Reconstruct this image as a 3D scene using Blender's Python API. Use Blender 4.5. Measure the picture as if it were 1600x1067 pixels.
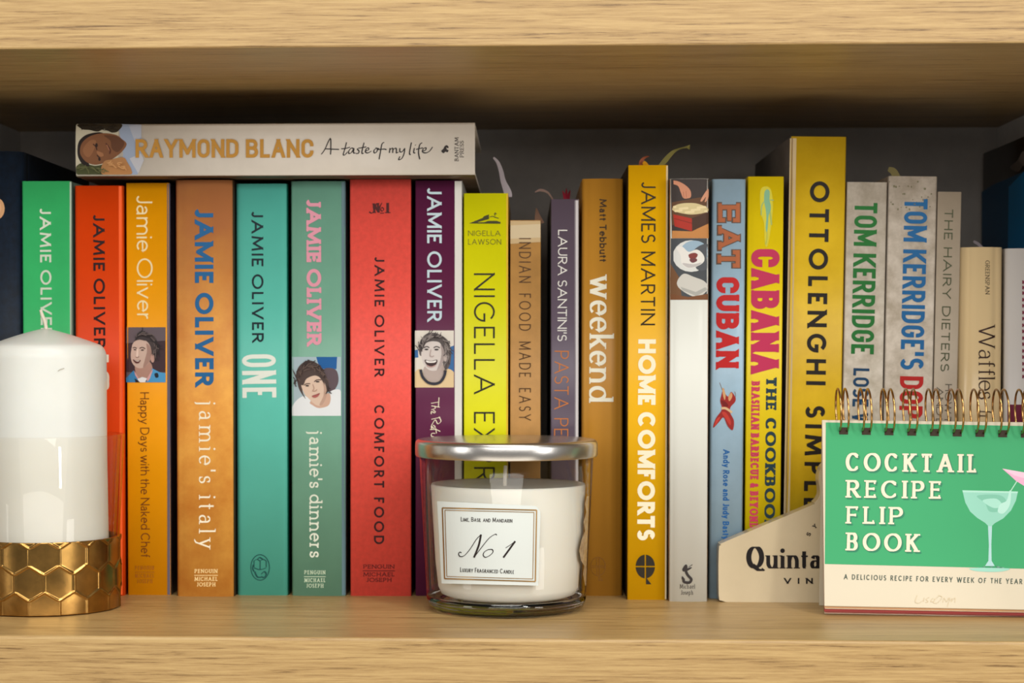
import bpy, bmesh, math, random
from mathutils import Vector, Matrix, noise
random.seed(7)
for o in list(bpy.data.objects): bpy.data.objects.remove(o)
scene = bpy.context.scene
COL = scene.collection
R = math.radians

# ------------------------------------------------------------------ camera
FPX = 2950.0                      # focal length in pixels of a 1600 px wide frame
YAW, PITCH = R(2.2), R(1.5)
VPX, VPY = 822.0, 540.0           # where the depth lines of the shelf meet
CAM = Vector((0.0, -0.980, 0.1525))
RX, RY = 1600.0, 1067.0
cd = bpy.data.cameras.new('camera'); cam = bpy.data.objects.new('camera', cd); COL.objects.link(cam)
cam.location = CAM
cam.rotation_euler = (math.pi / 2 - PITCH, 0, YAW)
cd.sensor_fit = 'HORIZONTAL'; cd.sensor_width = 36.0; cd.lens = FPX * 36.0 / RX
ROT = cam.rotation_euler.to_matrix()
_d = ROT.transposed() @ Vector((0, 1, 0))
_nx, _ny = 800 + FPX * _d.x / -_d.z, 533.5 - FPX * _d.y / -_d.z
SHX, SHY = (_nx - VPX) / RX, (VPY - _ny) / RX
cd.shift_x, cd.shift_y = SHX, SHY
cd.clip_start = 0.05
cd.dof.use_dof = True; cd.dof.focus_distance = 1.045; cd.dof.aperture_fstop = 12.5
scene.camera = cam

def ray(px, py):
    v = Vector(((px - 800 + SHX * RX) / FPX, (533.5 - py + SHY * RX) / FPX, -1.0))
    return ROT @ v
def at(px, py, Y):
    d = ray(px, py); return CAM + d * ((Y - CAM.y) / d.y)
def at_z(px, py, Z):
    d = ray(px, py); return CAM + d * ((Z - CAM.z) / d.z)
def at_plane(px, py, p, n):
    d = ray(px, py); return CAM + d * ((p - CAM).dot(n) / d.dot(n))
def at_cyl(px, py, c, r):
    d = ray(px, py); ex, ey = CAM.x - c.x, CAM.y - c.y
    a = d.x ** 2 + d.y ** 2; b = 2 * (d.x * ex + d.y * ey); k = ex * ex + ey * ey - r * r
    q = b * b - 4 * a * k
    t = (-b - math.sqrt(max(q, 0))) / (2 * a); return CAM + d * t

# ------------------------------------------------------------------ light
w = bpy.data.worlds.new('room_light'); scene.world = w; w.use_nodes = True
bg = w.node_tree.nodes['Background']; bg.inputs[0].default_value = (1.0, 0.95, 0.88, 1); bg.inputs[1].default_value = 0.21
def area(name, loc, target, sx, sy, power, col):
    l = bpy.data.lights.new(name, 'AREA'); l.shape = 'RECTANGLE'; l.size = sx; l.size_y = sy; l.energy = power; l.color = col
    o = bpy.data.objects.new(name, l); COL.objects.link(o); o.location = loc
    o.rotation_euler = (Vector(target) - Vector(loc)).to_track_quat('-Z', 'Y').to_euler(); return o
area('ceiling_light', (0.0, -1.05, 2.15), (0, 0.1, 0.1), 1.3, 0.9, 31, (1.0, 0.965, 0.91))
area('room_lamp', (1.05, -1.6, 1.75), (0, 0.1, 0.12), 0.16, 0.75, 19, (1.0, 0.965, 0.90))
area('front_fill', (0.25, -2.6, 0.95), (0, 0.1, 0.12), 3.2, 1.2, 51, (1.0, 0.975, 0.94))  # added broad fill behind the camera to brighten the spines, no actual window
area('window_light_right', (2.0, -1.7, 0.35), (0, 0.1, 0.12), 0.6, 1.2, 18, (1.0, 0.98, 0.95))
area('window_light_left', (-2.2, -1.35, 0.35), (0, 0.1, 0.12), 0.6, 1.2, 12, (1.0, 0.98, 0.95))
area('floor_bounce', (0.0, -1.0, -1.0), (0, 0.05, 0.3), 2.0, 1.0, 10, (1.0, 0.90, 0.76))
vs = scene.view_settings
vs.view_transform = 'Standard'; vs.look = 'None'; vs.gamma = 1.0; vs.exposure = -0.06; vs.use_curve_mapping = False

# ------------------------------------------------------------------ materials
def lin(c):
    f = lambda u: u / 12.92 if u <= 0.04045 else ((u + 0.055) / 1.055) ** 2.4
    return tuple(f(x / 255.0) for x in c) + (1.0,)
_mats = {}
def M(name, col, rough=0.5, metal=0.0, var=0.0, vscale=60.0, stretch=(1, 1, 1), col2=None, bump=0.0, spec=0.32, sss=0.0):
    key = (name,)
    if key in _mats: return _mats[key]
    m = bpy.data.materials.new(name); m.use_nodes = True; nt = m.node_tree
    b = nt.nodes['Principled BSDF']; b.inputs['Base Color'].default_value = lin(col)
    b.inputs['Roughness'].default_value = rough; b.inputs['Metallic'].default_value = metal
    b.inputs['Specular IOR Level'].default_value = spec
    if sss:
        b.inputs['Subsurface Weight'].default_value = sss; b.inputs['Subsurface Radius'].default_value = (0.01, 0.008, 0.006)
        b.inputs['Subsurface Scale'].default_value = 0.6
    if var or col2 or bump:
        tc = nt.nodes.new('ShaderNodeTexCoord'); mp = nt.nodes.new('ShaderNodeMapping'); mp.inputs['Scale'].default_value = stretch
        nz = nt.nodes.new('ShaderNodeTexNoise'); nz.inputs['Scale'].default_value = vscale; nz.inputs['Detail'].default_value = 7; nz.inputs['Roughness'].default_value = 0.65
        nt.links.new(tc.outputs['Object'], mp.inputs['Vector']); nt.links.new(mp.outputs[0], nz.inputs['Vector'])
        if var or col2:
            cr = nt.nodes.new('ShaderNodeValToRGB')
            c2 = col2 or tuple(max(0, x * (1 - var)) for x in col)
            cr.color_ramp.elements[0].position = 0.36; cr.color_ramp.elements[1].position = 0.64
            cr.color_ramp.elements[0].color = lin(c2); cr.color_ramp.elements[1].color = lin(col)
            nt.links.new(nz.outputs['Fac'], cr.inputs[0]); nt.links.new(cr.outputs[0], b.inputs['Base Color'])
        if bump:
            bp = nt.nodes.new('ShaderNodeBump'); bp.inputs['Strength'].default_value = bump; bp.inputs['Distance'].default_value = 0.0006
            nt.links.new(nz.outputs['Fac'], bp.inputs['Height']); nt.links.new(bp.outputs[0], b.inputs['Normal'])
    _mats[key] = m
    return m
def ink(c, rough=0.5, metal=0.0):
    return M('ink_%d_%d_%d%s' % (c[0], c[1], c[2], '_foil' if metal else ''), c, rough, metal, spec=0.22)

def wood_material():
    m = bpy.data.materials.new('pale_oak'); m.use_nodes = True; nt = m.node_tree; b = nt.nodes['Principled BSDF']
    b.inputs['Roughness'].default_value = 0.38; b.inputs['Specular IOR Level'].default_value = 0.45
    tc = nt.nodes.new('ShaderNodeTexCoord')
    def nz(sc, scale, det, rough=0.6, dist=0.0):
        mp = nt.nodes.new('ShaderNodeMapping'); mp.inputs['Scale'].default_value = sc
        n = nt.nodes.new('ShaderNodeTexNoise'); n.inputs['Scale'].default_value = scale; n.inputs['Detail'].default_value = det
        n.inputs['Roughness'].default_value = rough; n.inputs['Distortion'].default_value = dist
        nt.links.new(tc.outputs['Object'], mp.inputs['Vector']); nt.links.new(mp.outputs[0], n.inputs['Vector']); return n.outputs['Fac']
    fine = nz((40, 1150, 1150), 1.0, 5, 0.74, 0.5)
    streak = nz((11.0, 430, 430), 1.0, 5, 0.7, 0.9)
    broad = nz((3.0, 60, 60), 1.0, 4)
    def math_(op, a, bb):
        n = nt.nodes.new('ShaderNodeMath'); n.operation = op
        for i, v in enumerate((a, bb)):
            if isinstance(v, float): n.inputs[i].default_value = v
            else: nt.links.new(v, n.inputs[i])
        return n.outputs[0]
    s = math_('ADD', math_('MULTIPLY', fine, 0.42), math_('ADD', math_('MULTIPLY', streak, 0.46), math_('MULTIPLY', broad, 0.12)))
    cr = nt.nodes.new('ShaderNodeValToRGB'); e = cr.color_ramp.elements
    e[0].position = 0.39; e[0].color = lin((104, 77, 42)); e[1].position = 0.575; e[1].color = lin((180, 150, 99))
    k = e.new(0.46); k.color = lin((158, 127, 80))
    nt.links.new(s, cr.inputs[0]); nt.links.new(cr.outputs[0], b.inputs['Base Color'])
    bp = nt.nodes.new('ShaderNodeBump'); bp.inputs['Strength'].default_value = 0.25; bp.inputs['Distance'].default_value = 0.0004
    nt.links.new(fine, bp.inputs['Height']); nt.links.new(bp.outputs[0], b.inputs['Normal'])
    return m
WOOD = wood_material()
GREY = M('grey_panel', (176, 170, 164), 0.7, var=0.06, vscale=40)

def pages_material():
    m = bpy.data.materials.new('paper_edges'); m.use_nodes = True; nt = m.node_tree; b = nt.nodes['Principled BSDF']
    b.inputs['Roughness'].default_value = 0.85
    tc = nt.nodes.new('ShaderNodeTexCoord'); mp = nt.nodes.new('ShaderNodeMapping'); mp.inputs['Scale'].default_value = (2600, 6, 6)
    n = nt.nodes.new('ShaderNodeTexNoise'); n.inputs['Scale'].default_value = 1.0
    cr = nt.nodes.new('ShaderNodeValToRGB'); cr.color_ramp.elements[0].color = lin((176, 165, 145)); cr.color_ramp.elements[1].color = lin((228, 220, 203))
    cr.color_ramp.elements[0].position = 0.35; cr.color_ramp.elements[1].position = 0.65
    nt.links.new(tc.outputs['Object'], mp.inputs['Vector']); nt.links.new(mp.outputs[0], n.inputs['Vector'])
    nt.links.new(n.outputs['Fac'], cr.inputs[0]); nt.links.new(cr.outputs[0], b.inputs['Base Color']); return m
PAGES = pages_material()

def thin_glass(name, tint, fmul=1.0):
    m = bpy.data.materials.new(name); m.use_nodes = True; nt = m.node_tree; nt.nodes.clear()
    o = nt.nodes.new('ShaderNodeOutputMaterial'); mx = nt.nodes.new('ShaderNodeMixShader')
    t = nt.nodes.new('ShaderNodeBsdfTransparent'); t.inputs[0].default_value = tint
    g = nt.nodes.new('ShaderNodeBsdfGlossy'); g.inputs['Roughness'].default_value = 0.03
    f = nt.nodes.new('ShaderNodeLayerWeight'); f.inputs[0].default_value = 0.5
    p = nt.nodes.new('ShaderNodeMath'); p.operation = 'POWER'; p.inputs[1].default_value = 5.0
    k = nt.nodes.new('ShaderNodeMath'); k.operation = 'MULTIPLY_ADD'; k.inputs[1].default_value = 0.75 * fmul; k.inputs[2].default_value = 0.022
    nt.links.new(f.outputs['Facing'], p.inputs[0]); nt.links.new(p.outputs[0], k.inputs[0]); nt.links.new(k.outputs[0], mx.inputs[0])
    nt.links.new(t.outputs[0], mx.inputs[1]); nt.links.new(g.outputs[0], mx.inputs[2]); nt.links.new(mx.outputs[0], o.inputs[0]); return m
def real_glass(name, col=(1, 1, 1, 1)):
    m = bpy.data.materials.new(name); m.use_nodes = True; b = m.node_tree.nodes['Principled BSDF']
    b.inputs['Base Color'].default_value = col; b.inputs['Roughness'].default_value = 0.0
    b.inputs['Transmission Weight'].default_value = 1.0; b.inputs['IOR'].default_value = 1.47; return m

# ------------------------------------------------------------------ object helpers
def thing(name, label, cat, loc=(0, 0, 0), group=None):
    o = bpy.data.objects.new(name, None); COL.objects.link(o); o.location = loc; o.empty_display_size = 0.02
    o['label'] = label; o['category'] = cat
    if group: o['group'] = group
    return o
def obj(name, bm, mats, parent, smooth=False, label=None, top=None):
    """link a bmesh given in world coordinates as ONE mesh part of parent (top = the thing's Empty)"""
    origin = Vector((0, 0, 0)); p = parent
    while p is not None: origin += p.location; p = p.parent
    for v in bm.verts: v.co -= origin
    me = bpy.data.meshes.new(name); bm.to_mesh(me); bm.free()
    if not isinstance(mats, (list, tuple)): mats = [mats]
    for m in mats: me.materials.append(m)
    if smooth:
        for f in me.polygons: f.use_smooth = True
    o = bpy.data.objects.new(name, me); COL.objects.link(o)
    if parent: o.parent = parent
    if label: o['label'] = label
    return o
def box_bm(x0, x1, y0, y1, z0, z1, bm=None, mi=0):
    bm = bm or bmesh.new()
    vs_ = [bm.verts.new(p) for p in ((x0, y0, z0), (x1, y0, z0), (x1, y1, z0), (x0, y1, z0), (x0, y0, z1), (x1, y0, z1), (x1, y1, z1), (x0, y1, z1))]
    for q in ((0, 3, 2, 1), (4, 5, 6, 7), (0, 1, 5, 4), (1, 2, 6, 5), (2, 3, 7, 6), (3, 0, 4, 7)):
        f = bm.faces.new([vs_[i] for i in q]); f.material_index = mi
    return bm
def bevel(o, wdt=0.0008, seg=2, ang=35):
    b = o.modifiers.new('bevel', 'BEVEL'); b.width = wdt; b.segments = seg; b.limit_method = 'ANGLE'; b.angle_limit = R(ang)
    return o
def lathe_bm(c, prof, n=96, bm=None):
    """prof: list of (r, z) ; r = 0 allowed at the ends; closed when first == last"""
    bm = bm or bmesh.new(); rings = []
    for r, z in prof:
        if r < 1e-7: rings.append([bm.verts.new((c.x, c.y, z))])
        else: rings.append([bm.verts.new((c.x + r * math.cos(2 * math.pi * i / n), c.y + r * math.sin(2 * math.pi * i / n), z)) for i in range(n)])
    for a, b in zip(rings, rings[1:]):
        for i in range(n):
            j = (i + 1) % n
            if len(a) == 1 and len(b) == 1: continue
            if len(a) == 1: bm.faces.new((a[0], b[j], b[i]))
            elif len(b) == 1: bm.faces.new((a[i], a[j], b[0]))
            else: bm.faces.new((a[i], a[j], b[j], b[i]))
    bmesh.ops.recalc_face_normals(bm, faces=bm.faces)
    return bm
def catmull(pts, n=6, closed=False):
    out = []; m = len(pts)
    rng = range(m) if closed else range(m - 1)
    for i in rng:
        if closed: p0, p1, p2, p3 = pts[i - 1], pts[i], pts[(i + 1) % m], pts[(i + 2) % m]
        else: p0, p1, p2, p3 = pts[max(i - 1, 0)], pts[i], pts[i + 1], pts[min(i + 2, m - 1)]
        for k in range(n):
            t = k / n
            out.append(tuple(0.5 * (2 * b + (c - a) * t + (2 * a - 5 * b + 4 * c - d) * t * t + (3 * b - a - 3 * c + d) * t ** 3) for a, b, c, d in zip(p0, p1, p2, p3)))
    if not closed: out.append(tuple(pts[-1]))
    return out
def tube_bm(pts, rad, n=10, bm=None, closed=False, cap=True):
    bm = bm or bmesh.new(); pts = [Vector(p) for p in pts]; rings = []; m = len(pts); up = None
    for i, p in enumerate(pts):
        t = (pts[(i + 1) % m] - pts[i - 1]) if closed else (pts[min(i + 1, m - 1)] - pts[max(i - 1, 0)])
        t.normalize()
        if up is None: up = Vector((1, 0, 0)) if abs(t.x) < 0.8 else Vector((0, 0, 1))
        u = (up - t * up.dot(t)).normalized(); v = t.cross(u); up = u
        r = rad[i] if isinstance(rad, (list, tuple)) else rad
        rings.append([bm.verts.new(p + (u * math.cos(2 * math.pi * k / n) + v * math.sin(2 * math.pi * k / n)) * r) for k in range(n)])
    pairs = list(zip(rings, rings[1:])) + ([(rings[-1], rings[0])] if closed else [])
    for a, b in pairs:
        for k in range(n): bm.faces.new((a[k], a[(k + 1) % n], b[(k + 1) % n], b[k]))
    if cap and not closed: bm.faces.new(rings[0][::-1]); bm.faces.new(rings[-1])
    bmesh.ops.recalc_face_normals(bm, faces=bm.faces)
    return bm

# ------------------------------------------------------------------ lettering: one skeleton alphabet, drawn with a broad pen
GL = {
'A': (.86, "0,0 .5,1 1,0;.2,.34 .8,.34", "0,0,f 1,0,f"), 'B': (.62, "0,0 0,1 .5,1 @.5,.76,.42,.24,90,-90 0,.52;.5,.52 @.55,.26,.45,.26,90,-90 0,0", "0,0,fl 0,1,tl"),
'C': (.82, "@.52,.5,.52,.5,42,318", ".9,.84,V .9,.16,V"), 'D': (.76, "0,0 0,1 .4,1 @.4,.5,.6,.5,90,-90 0,0", "0,0,fl 0,1,tl"),
'E': (.52, "1,1 0,1 0,0 1,0;0,.52 .88,.52", "0,0,fl 0,1,tl 1,1,D 1,0,U .88,.52,V"), 'F': (.5, "1,1 0,1 0,0;0,.5 .85,.5", "0,0,f 0,1,tl 1,1,D .85,.5,V"),
'G': (.88, "@.5,.5,.5,.5,42,360 .58,.5", ".87,.84,V"), 'H': (.72, "0,0 0,1;1,0 1,1;0,.52 1,.52", "0,0,f 0,1,t 1,0,f 1,1,t"),
'I': (0, "0,0 0,1", "0,0,f 0,1,t"), 'J': (.4, "1,1 1,.26 @.5,.26,.5,.26,0,-150", "1,1,t"),
'K': (.68, "0,0 0,1;1,1 .02,.42;.32,.6 1,0", "0,0,f 0,1,t 1,1,t 1,0,f"), 'L': (.48, "0,1 0,0 1,0", "0,1,t 0,0,fl 1,0,U"),
'M': (.96, "0,0 .1,1 .5,.12 .9,1 1,0", "0,0,f 1,0,f .1,1,tl .9,1,tr"), 'N': (.76, "0,0 0,1 1,0 1,1", "0,0,f 0,1,tl 1,1,t"),
'O': (.98, "@.5,.5,.5,.5,0,360", ""), 'P': (.58, "0,0 0,1 .5,1 @.5,.73,.5,.27,90,-90 0,.46", "0,0,f 0,1,tl"),
'Q': (.98, "@.5,.5,.5,.5,0,360;.3,.1 .55,-.02 .8,-.16 1.05,-.16 1.15,-.08", ""), 'R': (.62, "0,0 0,1 .48,1 @.48,.74,.46,.26,90,-90 0,.48;.45,.48 1,0", "0,0,f 0,1,tl 1,0,fr"),
'S': (.56, "@.5,.745,.46,.255,30,270 @.5,.25,.5,.25,90,-150", ".9,.86,V .07,.14,V"), 'T': (.62, "0,1 1,1;.5,0 .5,1", "0,1,D 1,1,D .5,0,f"),
'U': (.68, "0,1 0,.34 @.5,.34,.5,.34,180,360 1,1", "0,1,t 1,1,t"), 'V': (.8, "0,1 .5,0 1,1", "0,1,t 1,1,t"), 'W': (1.2, "0,1 .25,0 .5,1 .75,0 1,1", "0,1,t 1,1,t .5,1,tl"),
'X': (.7, "0,0 1,1;0,1 1,0", "0,0,f 1,1,t 0,1,t 1,0,f"), 'Y': (.74, "0,1 .5,.45 1,1;.5,0 .5,.45", "0,1,t 1,1,t .5,0,f"),
'&': (.7, "1,0 .24,.7 @.44,.8,.22,.2,205,-25 .12,.38 @.4,.25,.36,.25,150,330 .98,.5", ""), "'": (0, "0,1 0,.74", ""), ',': (0, "0,.06 0,-.12", ""),
'1': (.3, "0,.8 .7,1 .7,0", ".7,0,f"),
'a': (.5, "@.48,.44,.4,.22,160,0 .88,0;.88,.38 .5,.38 @.42,.19,.42,.19,90,270 .6,.02 .88,.14", ".88,0,fr"), 'ɑ': (.6, "@.5,.33,.5,.33,0,360;1,0 1,.66", ""),
'b': (.58, "0,1 0,0;@.5,.33,.5,.33,0,360", "0,1,tl"), 'c': (.5, "@.52,.33,.52,.33,45,315", ""), 'd': (.58, "1,1 1,0;@.5,.33,.5,.33,0,360", "1,1,tl 1,0,fr"),
'e': (.56, ".02,.36 1,.36 @.5,.33,.5,.33,5,315", ""), 'f': (.34, "1,.95 @.72,.8,.32,.2,60,180 .4,0;0,.64 .95,.64", ".4,0,f"),
'h': (.54, "0,0 0,1;0,.36 @.5,.36,.5,.3,180,0 1,0", "0,0,f 0,1,tl 1,0,f"), 'i': (0, "0,0 0,.66;0,.9 0,.99", "0,0,f 0,.66,tl"),
'j': (.18, "1,.66 1,-.12 @.2,-.12,.8,.16,0,-110;1,.9 1,.99", "1,.66,tl"), 'k': (.5, "0,0 0,1;.95,.66 .02,.24;.35,.4 1,0", "0,0,f 0,1,tl .95,.66,t 1,0,f"),
'l': (0, "0,0 0,1", "0,0,f 0,1,tl"), 'm': (.86, "0,0 0,.66;0,.4 @.25,.4,.25,.26,180,0 .5,0;.5,.4 @.75,.4,.25,.26,180,0 1,0", "0,0,f .5,0,f 1,0,f 0,.66,tl"),
'n': (.52, "0,0 0,.66;0,.36 @.5,.36,.5,.3,180,0 1,0", "0,0,f 0,.66,tl 1,0,f"), 'o': (.6, "@.5,.33,.5,.33,0,360", ""),
'p': (.58, "0,.66 0,-.3;@.5,.33,.5,.33,0,360", "0,-.3,f 0,.66,tl"), 'r': (.32, "0,0 0,.66;0,.35 @.75,.35,.75,.3,180,75", "0,0,f 0,.66,tl"),
's': (.42, "@.5,.49,.45,.17,25,270 @.5,.165,.5,.165,90,-155", ".9,.56,V .07,.1,V"), 't': (.32, ".4,.88 .4,.15 @.75,.15,.35,.15,180,290;0,.64 1,.64", ""),
'u': (.52, "0,.66 0,.28 @.5,.28,.5,.28,180,360;1,.66 1,0", "0,.66,tl 1,.66,tl 1,0,fr"), 'v': (.54, "0,.66 .5,0 1,.66", "0,.66,t 1,.66,t"),
'w': (.82, "0,.66 .25,0 .5,.66 .75,0 1,.66", "0,.66,t 1,.66,t .5,.66,tl"), 'y': (.54, "0,.66 .5,.02;1,.66 .35,-.22 .1,-.3", "0,.66,t 1,.66,t"),
}
GC = {   # condensed grotesque capitals: straight-sided rounds
'O': (.56, "0,.3 0,.7 @.5,.7,.5,.3,180,0 1,.3 @.5,.3,.5,.3,0,-180"), 'C': (.55, "1,.64 1,.72 @.5,.72,.5,.28,0,180 0,.28 @.5,.28,.5,.28,180,360 1,.36"),
'G': (.56, "1,.66 1,.72 @.5,.72,.5,.28,0,180 0,.28 @.5,.28,.5,.28,180,360 1,.46 .56,.46"), 'D': (.56, "0,0 0,1 .4,1 @.4,.7,.6,.3,90,0 1,.3 @.4,.3,.6,.3,0,-90 0,0"),
'M': (.74, "0,0 0,1 .5,.2 1,1 1,0"), 'N': (.58, None), 'A': (.6, None), 'Y': (.58, None), 'B': (.56, None), 'R': (.56, None), 'E': (.46, None), 'K': (.58, None), 'T': (.5, None), 'L': (.45, None), 'S': (.54, None), 'W': (.84, None), 'P': (.54, None), 'U': (.56, None), 'H': (.58, None)}
for c_, (w_, p_) in GC.items(): GL['~' + c_] = (w_, p_ or GL[c_][1], GL[c_][2])
GL['~m'] = (.9, "0,0 0,1 .5,.1 1,1 1,0", "0,0,f 1,0,f 0,1,tl 1,1,tr")      # upright M for wider faces
def glyphs(s, cond, upm):
    if cond: return ['~' + c if '~' + c in GL else c for c in s]
    return ['~m' if (upm and c == 'M') else c for c in s]
def stroke_quads(pts, wf, closed=False):
    """quads of a stroke through 2-D pts; wf(dx, dy) gives the pen width for a direction"""
    q = [pts[0]]
    for p in pts[1:]:
        if (p[0] - q[-1][0]) ** 2 + (p[1] - q[-1][1]) ** 2 > 1e-6: q.append(p)
    if closed and len(q) > 2 and (q[0][0] - q[-1][0]) ** 2 + (q[0][1] - q[-1][1]) ** 2 < 1e-4: q.pop()
    n = len(q)
    if n < 2: return []
    L_, R_ = [], []
    for i in range(n):
        def seg(a, b):
            dx, dy = b[0] - a[0], b[1] - a[1]; l = math.hypot(dx, dy) or 1; return dx / l, dy / l
        d0 = seg(q[i - 1], q[i]) if (i > 0 or closed) else None
        d1 = seg(q[i], q[(i + 1) % n]) if (i < n - 1 or closed) else None
        d0 = d0 or d1; d1 = d1 or d0
        n0, n1 = (-d0[1], d0[0]), (-d1[1], d1[0])
        bx, by = n0[0] + n1[0], n0[1] + n1[1]; l = math.hypot(bx, by)
        if l < 0.05: bx, by, l = n0[0], n0[1], 1
        bx, by = bx / l, by / l
        k = 1 / max(0.45, bx * n0[0] + by * n0[1])
        h = (wf(*d0) + wf(*d1)) / 4 * k
        L_.append((q[i][0] + bx * h, q[i][1] + by * h)); R_.append((q[i][0] - bx * h, q[i][1] - by * h))
    out = []
    for i in range(n if closed else n - 1):
        j = (i + 1) % n; dx, dy = q[j][0] - q[i][0], q[j][1] - q[i][1]
        def side(a, b):
            if (b[0] - a[0]) * dx + (b[1] - a[1]) * dy < 1e-9:
                m = ((a[0] + b[0]) / 2, (a[1] + b[1]) / 2); return [m]
            return [a, b]
        poly = side(L_[i], L_[j])[::-1] + side(R_[i], R_[j])
        if len(poly) >= 3: out.append(tuple(poly))
    return out
def parse(path):
    pts = []
    for tok in path.split():
        if tok[0] == '@':
            cx, cy, rx, ry, a0, a1 = map(float, tok[1:].split(','))
            n = max(4, int(abs(a1 - a0) / 11))
            for i in range(n + 1):
                a = R(a0 + (a1 - a0) * i / n); pts.append((cx + rx * math.cos(a), cy + ry * math.sin(a)))
        else: pts.append(tuple(map(float, tok.split(','))))
    return pts
def text2d(s, H, L, wt, con=1.0, ser=0.0, st=0.05, track=0.16, phi=14, cond=False, upm=False, space=0.36):
    """quads (u, v) in the units of H; wt pen width / H, con thin-to-thick ratio, ser serif length / H"""
    s = glyphs(s, cond, upm); wv = wt * H; wh = wv * con; f = math.radians(phi if con < 1 else 0)
    def wf(dx, dy):
        if con == 1: return wv
        a = math.atan2(dy, dx); return wh + (wv - wh) * min(1, abs(math.sin(a - f)) * 1.12)
    def has(c): return ser > 0 and GL.get(c, (0, '', ''))[2].count('f') + GL.get(c, (0, '', ''))[2].count('t') > 0
    fixed = 0; var = 0; items = []
    for i, c in enumerate(s):
        if c == ' ': fixed += space * H; items.append((c, 0, 0)); continue
        W = GL[c][0] * H; sb = ser * H * 0.75 if has(c) else 0
        items.append((c, W, sb)); fixed += 2 * sb
        if GL[c][0] == 0 or W < wv: fixed += wv
        else: var += W
        if i < len(s) - 1: fixed += track * H
    sx = max(0.15, (L - fixed) / var) if var else 1
    u = 0; quads = []
    for i, (c, W, sb) in enumerate(items):
        if c == ' ': u += space * H; continue
        Wd = wv if (GL[c][0] == 0 or W < wv) else max(W * sx, wv)
        u += sb
        fx = lambda x: u + wv / 2 + x * (Wd - wv)
        wy = wh if con < 1 else wv
        fy = lambda y: wy / 2 + y * (H - wy)
        raw = [parse(path) for path in GL[c][1].split(';')]
        allp = [(fx(x), fy(y)) for pts in raw for x, y in pts]
        cut = []
        for pts in raw:                                                      # a sharp corner (A, M, N, V, W) is two strokes that cross
            a = 0
            for k in range(1, len(pts) - 1):
                d0 = (fx(pts[k][0]) - fx(pts[k - 1][0]), fy(pts[k][1]) - fy(pts[k - 1][1])); d1 = (fx(pts[k + 1][0]) - fx(pts[k][0]), fy(pts[k + 1][1]) - fy(pts[k][1]))
                l0, l1 = math.hypot(*d0), math.hypot(*d1)
                if l0 > .15 * H and l1 > .15 * H and (d0[0] * d1[0] + d0[1] * d1[1]) < -.2 * l0 * l1: cut.append(pts[a:k + 1]); a = k
            cut.append(pts[a:])
        raw = cut
        lo, hi = min(p[1] for p in allp), max(p[1] for p in allp); xl_, xr_ = min(p[0] for p in allp), max(p[0] for p in allp)
        for path in raw:
            pts = [(fx(x), fy(y)) for x, y in path]
            closed = len(pts) > 12 and math.hypot(pts[0][0] - pts[-1][0], pts[0][1] - pts[-1][1]) < 1e-3
            if c in ('i', 'j') and len(pts) == 2 and abs(path[0][1] - .9) < .01:   # the dot
                cx, cy = pts[0][0], fy(.95); r = wv * 0.62
                quads.append([(cx + r * math.cos(a * math.pi / 4), cy + r * math.sin(a * math.pi / 4)) for a in range(8)]); continue
            if not closed:                                                   # run straight ends out to the edge of the letter
                for end, nxt in ((0, 1), (-1, -2)):
                    (ax, ay), (bx, by) = pts[end], pts[nxt]; dx, dy = ax - bx, ay - by; l = math.hypot(dx, dy)
                    if l < 0.12 * H or l == 0: continue
                    dx, dy = dx / l, dy / l
                    if abs(dy) > .35 and (abs(ay - lo) < 1e-4 or abs(ay - hi) < 1e-4): pts[end] = (ax + dx * wv * .9, ay + dy * wv * .9)
                    elif abs(dy) > .35 and len(pts) == 2 and 0 < (ay - lo) < (hi - lo) * .25 and c not in 'RKkyQ&': pts[end] = (ax + dx * wv * .4, ay + dy * wv * .4)
                    elif abs(dy) < .05 and (abs(ax - xl_) < 1e-4 or abs(ax - xr_) < 1e-4): pts[end] = (ax + dx * wv * .45, ay)
            for q in stroke_quads(pts, wf, closed):
                q = clip_v(q, lo - wy / 2, hi + wy / 2)
                if q: quads.append(q)
        if ser > 0:
            t = st * H; sl = ser * H
            for tok in GL[c][2].split():
                x, y, k = tok.split(','); x, y = fx(float(x)), fy(float(y))
                if k[0] in 'ft':
                    xl, xr = x - wv / 2 - sl, x + wv / 2 + sl
                    if k.endswith('l'): xr = x
                    if k.endswith('r'): xl = x
                    y0, y1 = (y - wy / 2, y - wy / 2 + t) if k[0] == 'f' else (y + wy / 2 - t, y + wy / 2)
                    quads.append([(xl, y0), (xr, y0), (xr, y1), (xl, y1)])
                else:
                    h = sl * 1.5; tw = max(t, wy)
                    a, b = {'U': (-wy / 2, h + wy / 2), 'D': (-h - wy / 2, wy / 2), 'V': (-h * 0.7, h * 0.7)}[k]
                    quads.append([(x - tw / 2, y + a), (x + tw / 2, y + a), (x + tw / 2, y + b), (x - tw / 2, y + b)])
        u += Wd + sb + track * H
    return quads

def clip_v(q, lo, hi):
    for lim, sgn in ((lo, 1), (hi, -1)):
        out = []
        for i in range(len(q)):
            a, b = q[i - 1], q[i]; da, db = (a[1] - lim) * sgn, (b[1] - lim) * sgn
            if (da >= 0) != (db >= 0):
                t = da / (da - db); out.append((a[0] + (b[0] - a[0]) * t, lim))
            if db >= 0: out.append(b)
        q = out
        if len(q) < 3: return []
    return q
class Face:
    """a printable surface: maps photograph pixels to a point on it, lifted e metres towards the reader"""
    def __init__(self, fn, cut=None): self.fn = fn; self.cut = cut
    def __call__(self, px, py, e): return self.fn(px, py, e)
_k = [0]
def add_poly(bm, face, pts, e, mi=0, stack=True):
    """a polygon in photograph pixels; every polygon lies a few microns above the one before it"""
    if stack: _k[0] = (_k[0] + 1) % 29; e += _k[0] * 3.5e-6
    f = bm.faces.new([bm.verts.new((x, y, e * 1000)) for x, y in pts]); f.material_index = mi
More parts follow.
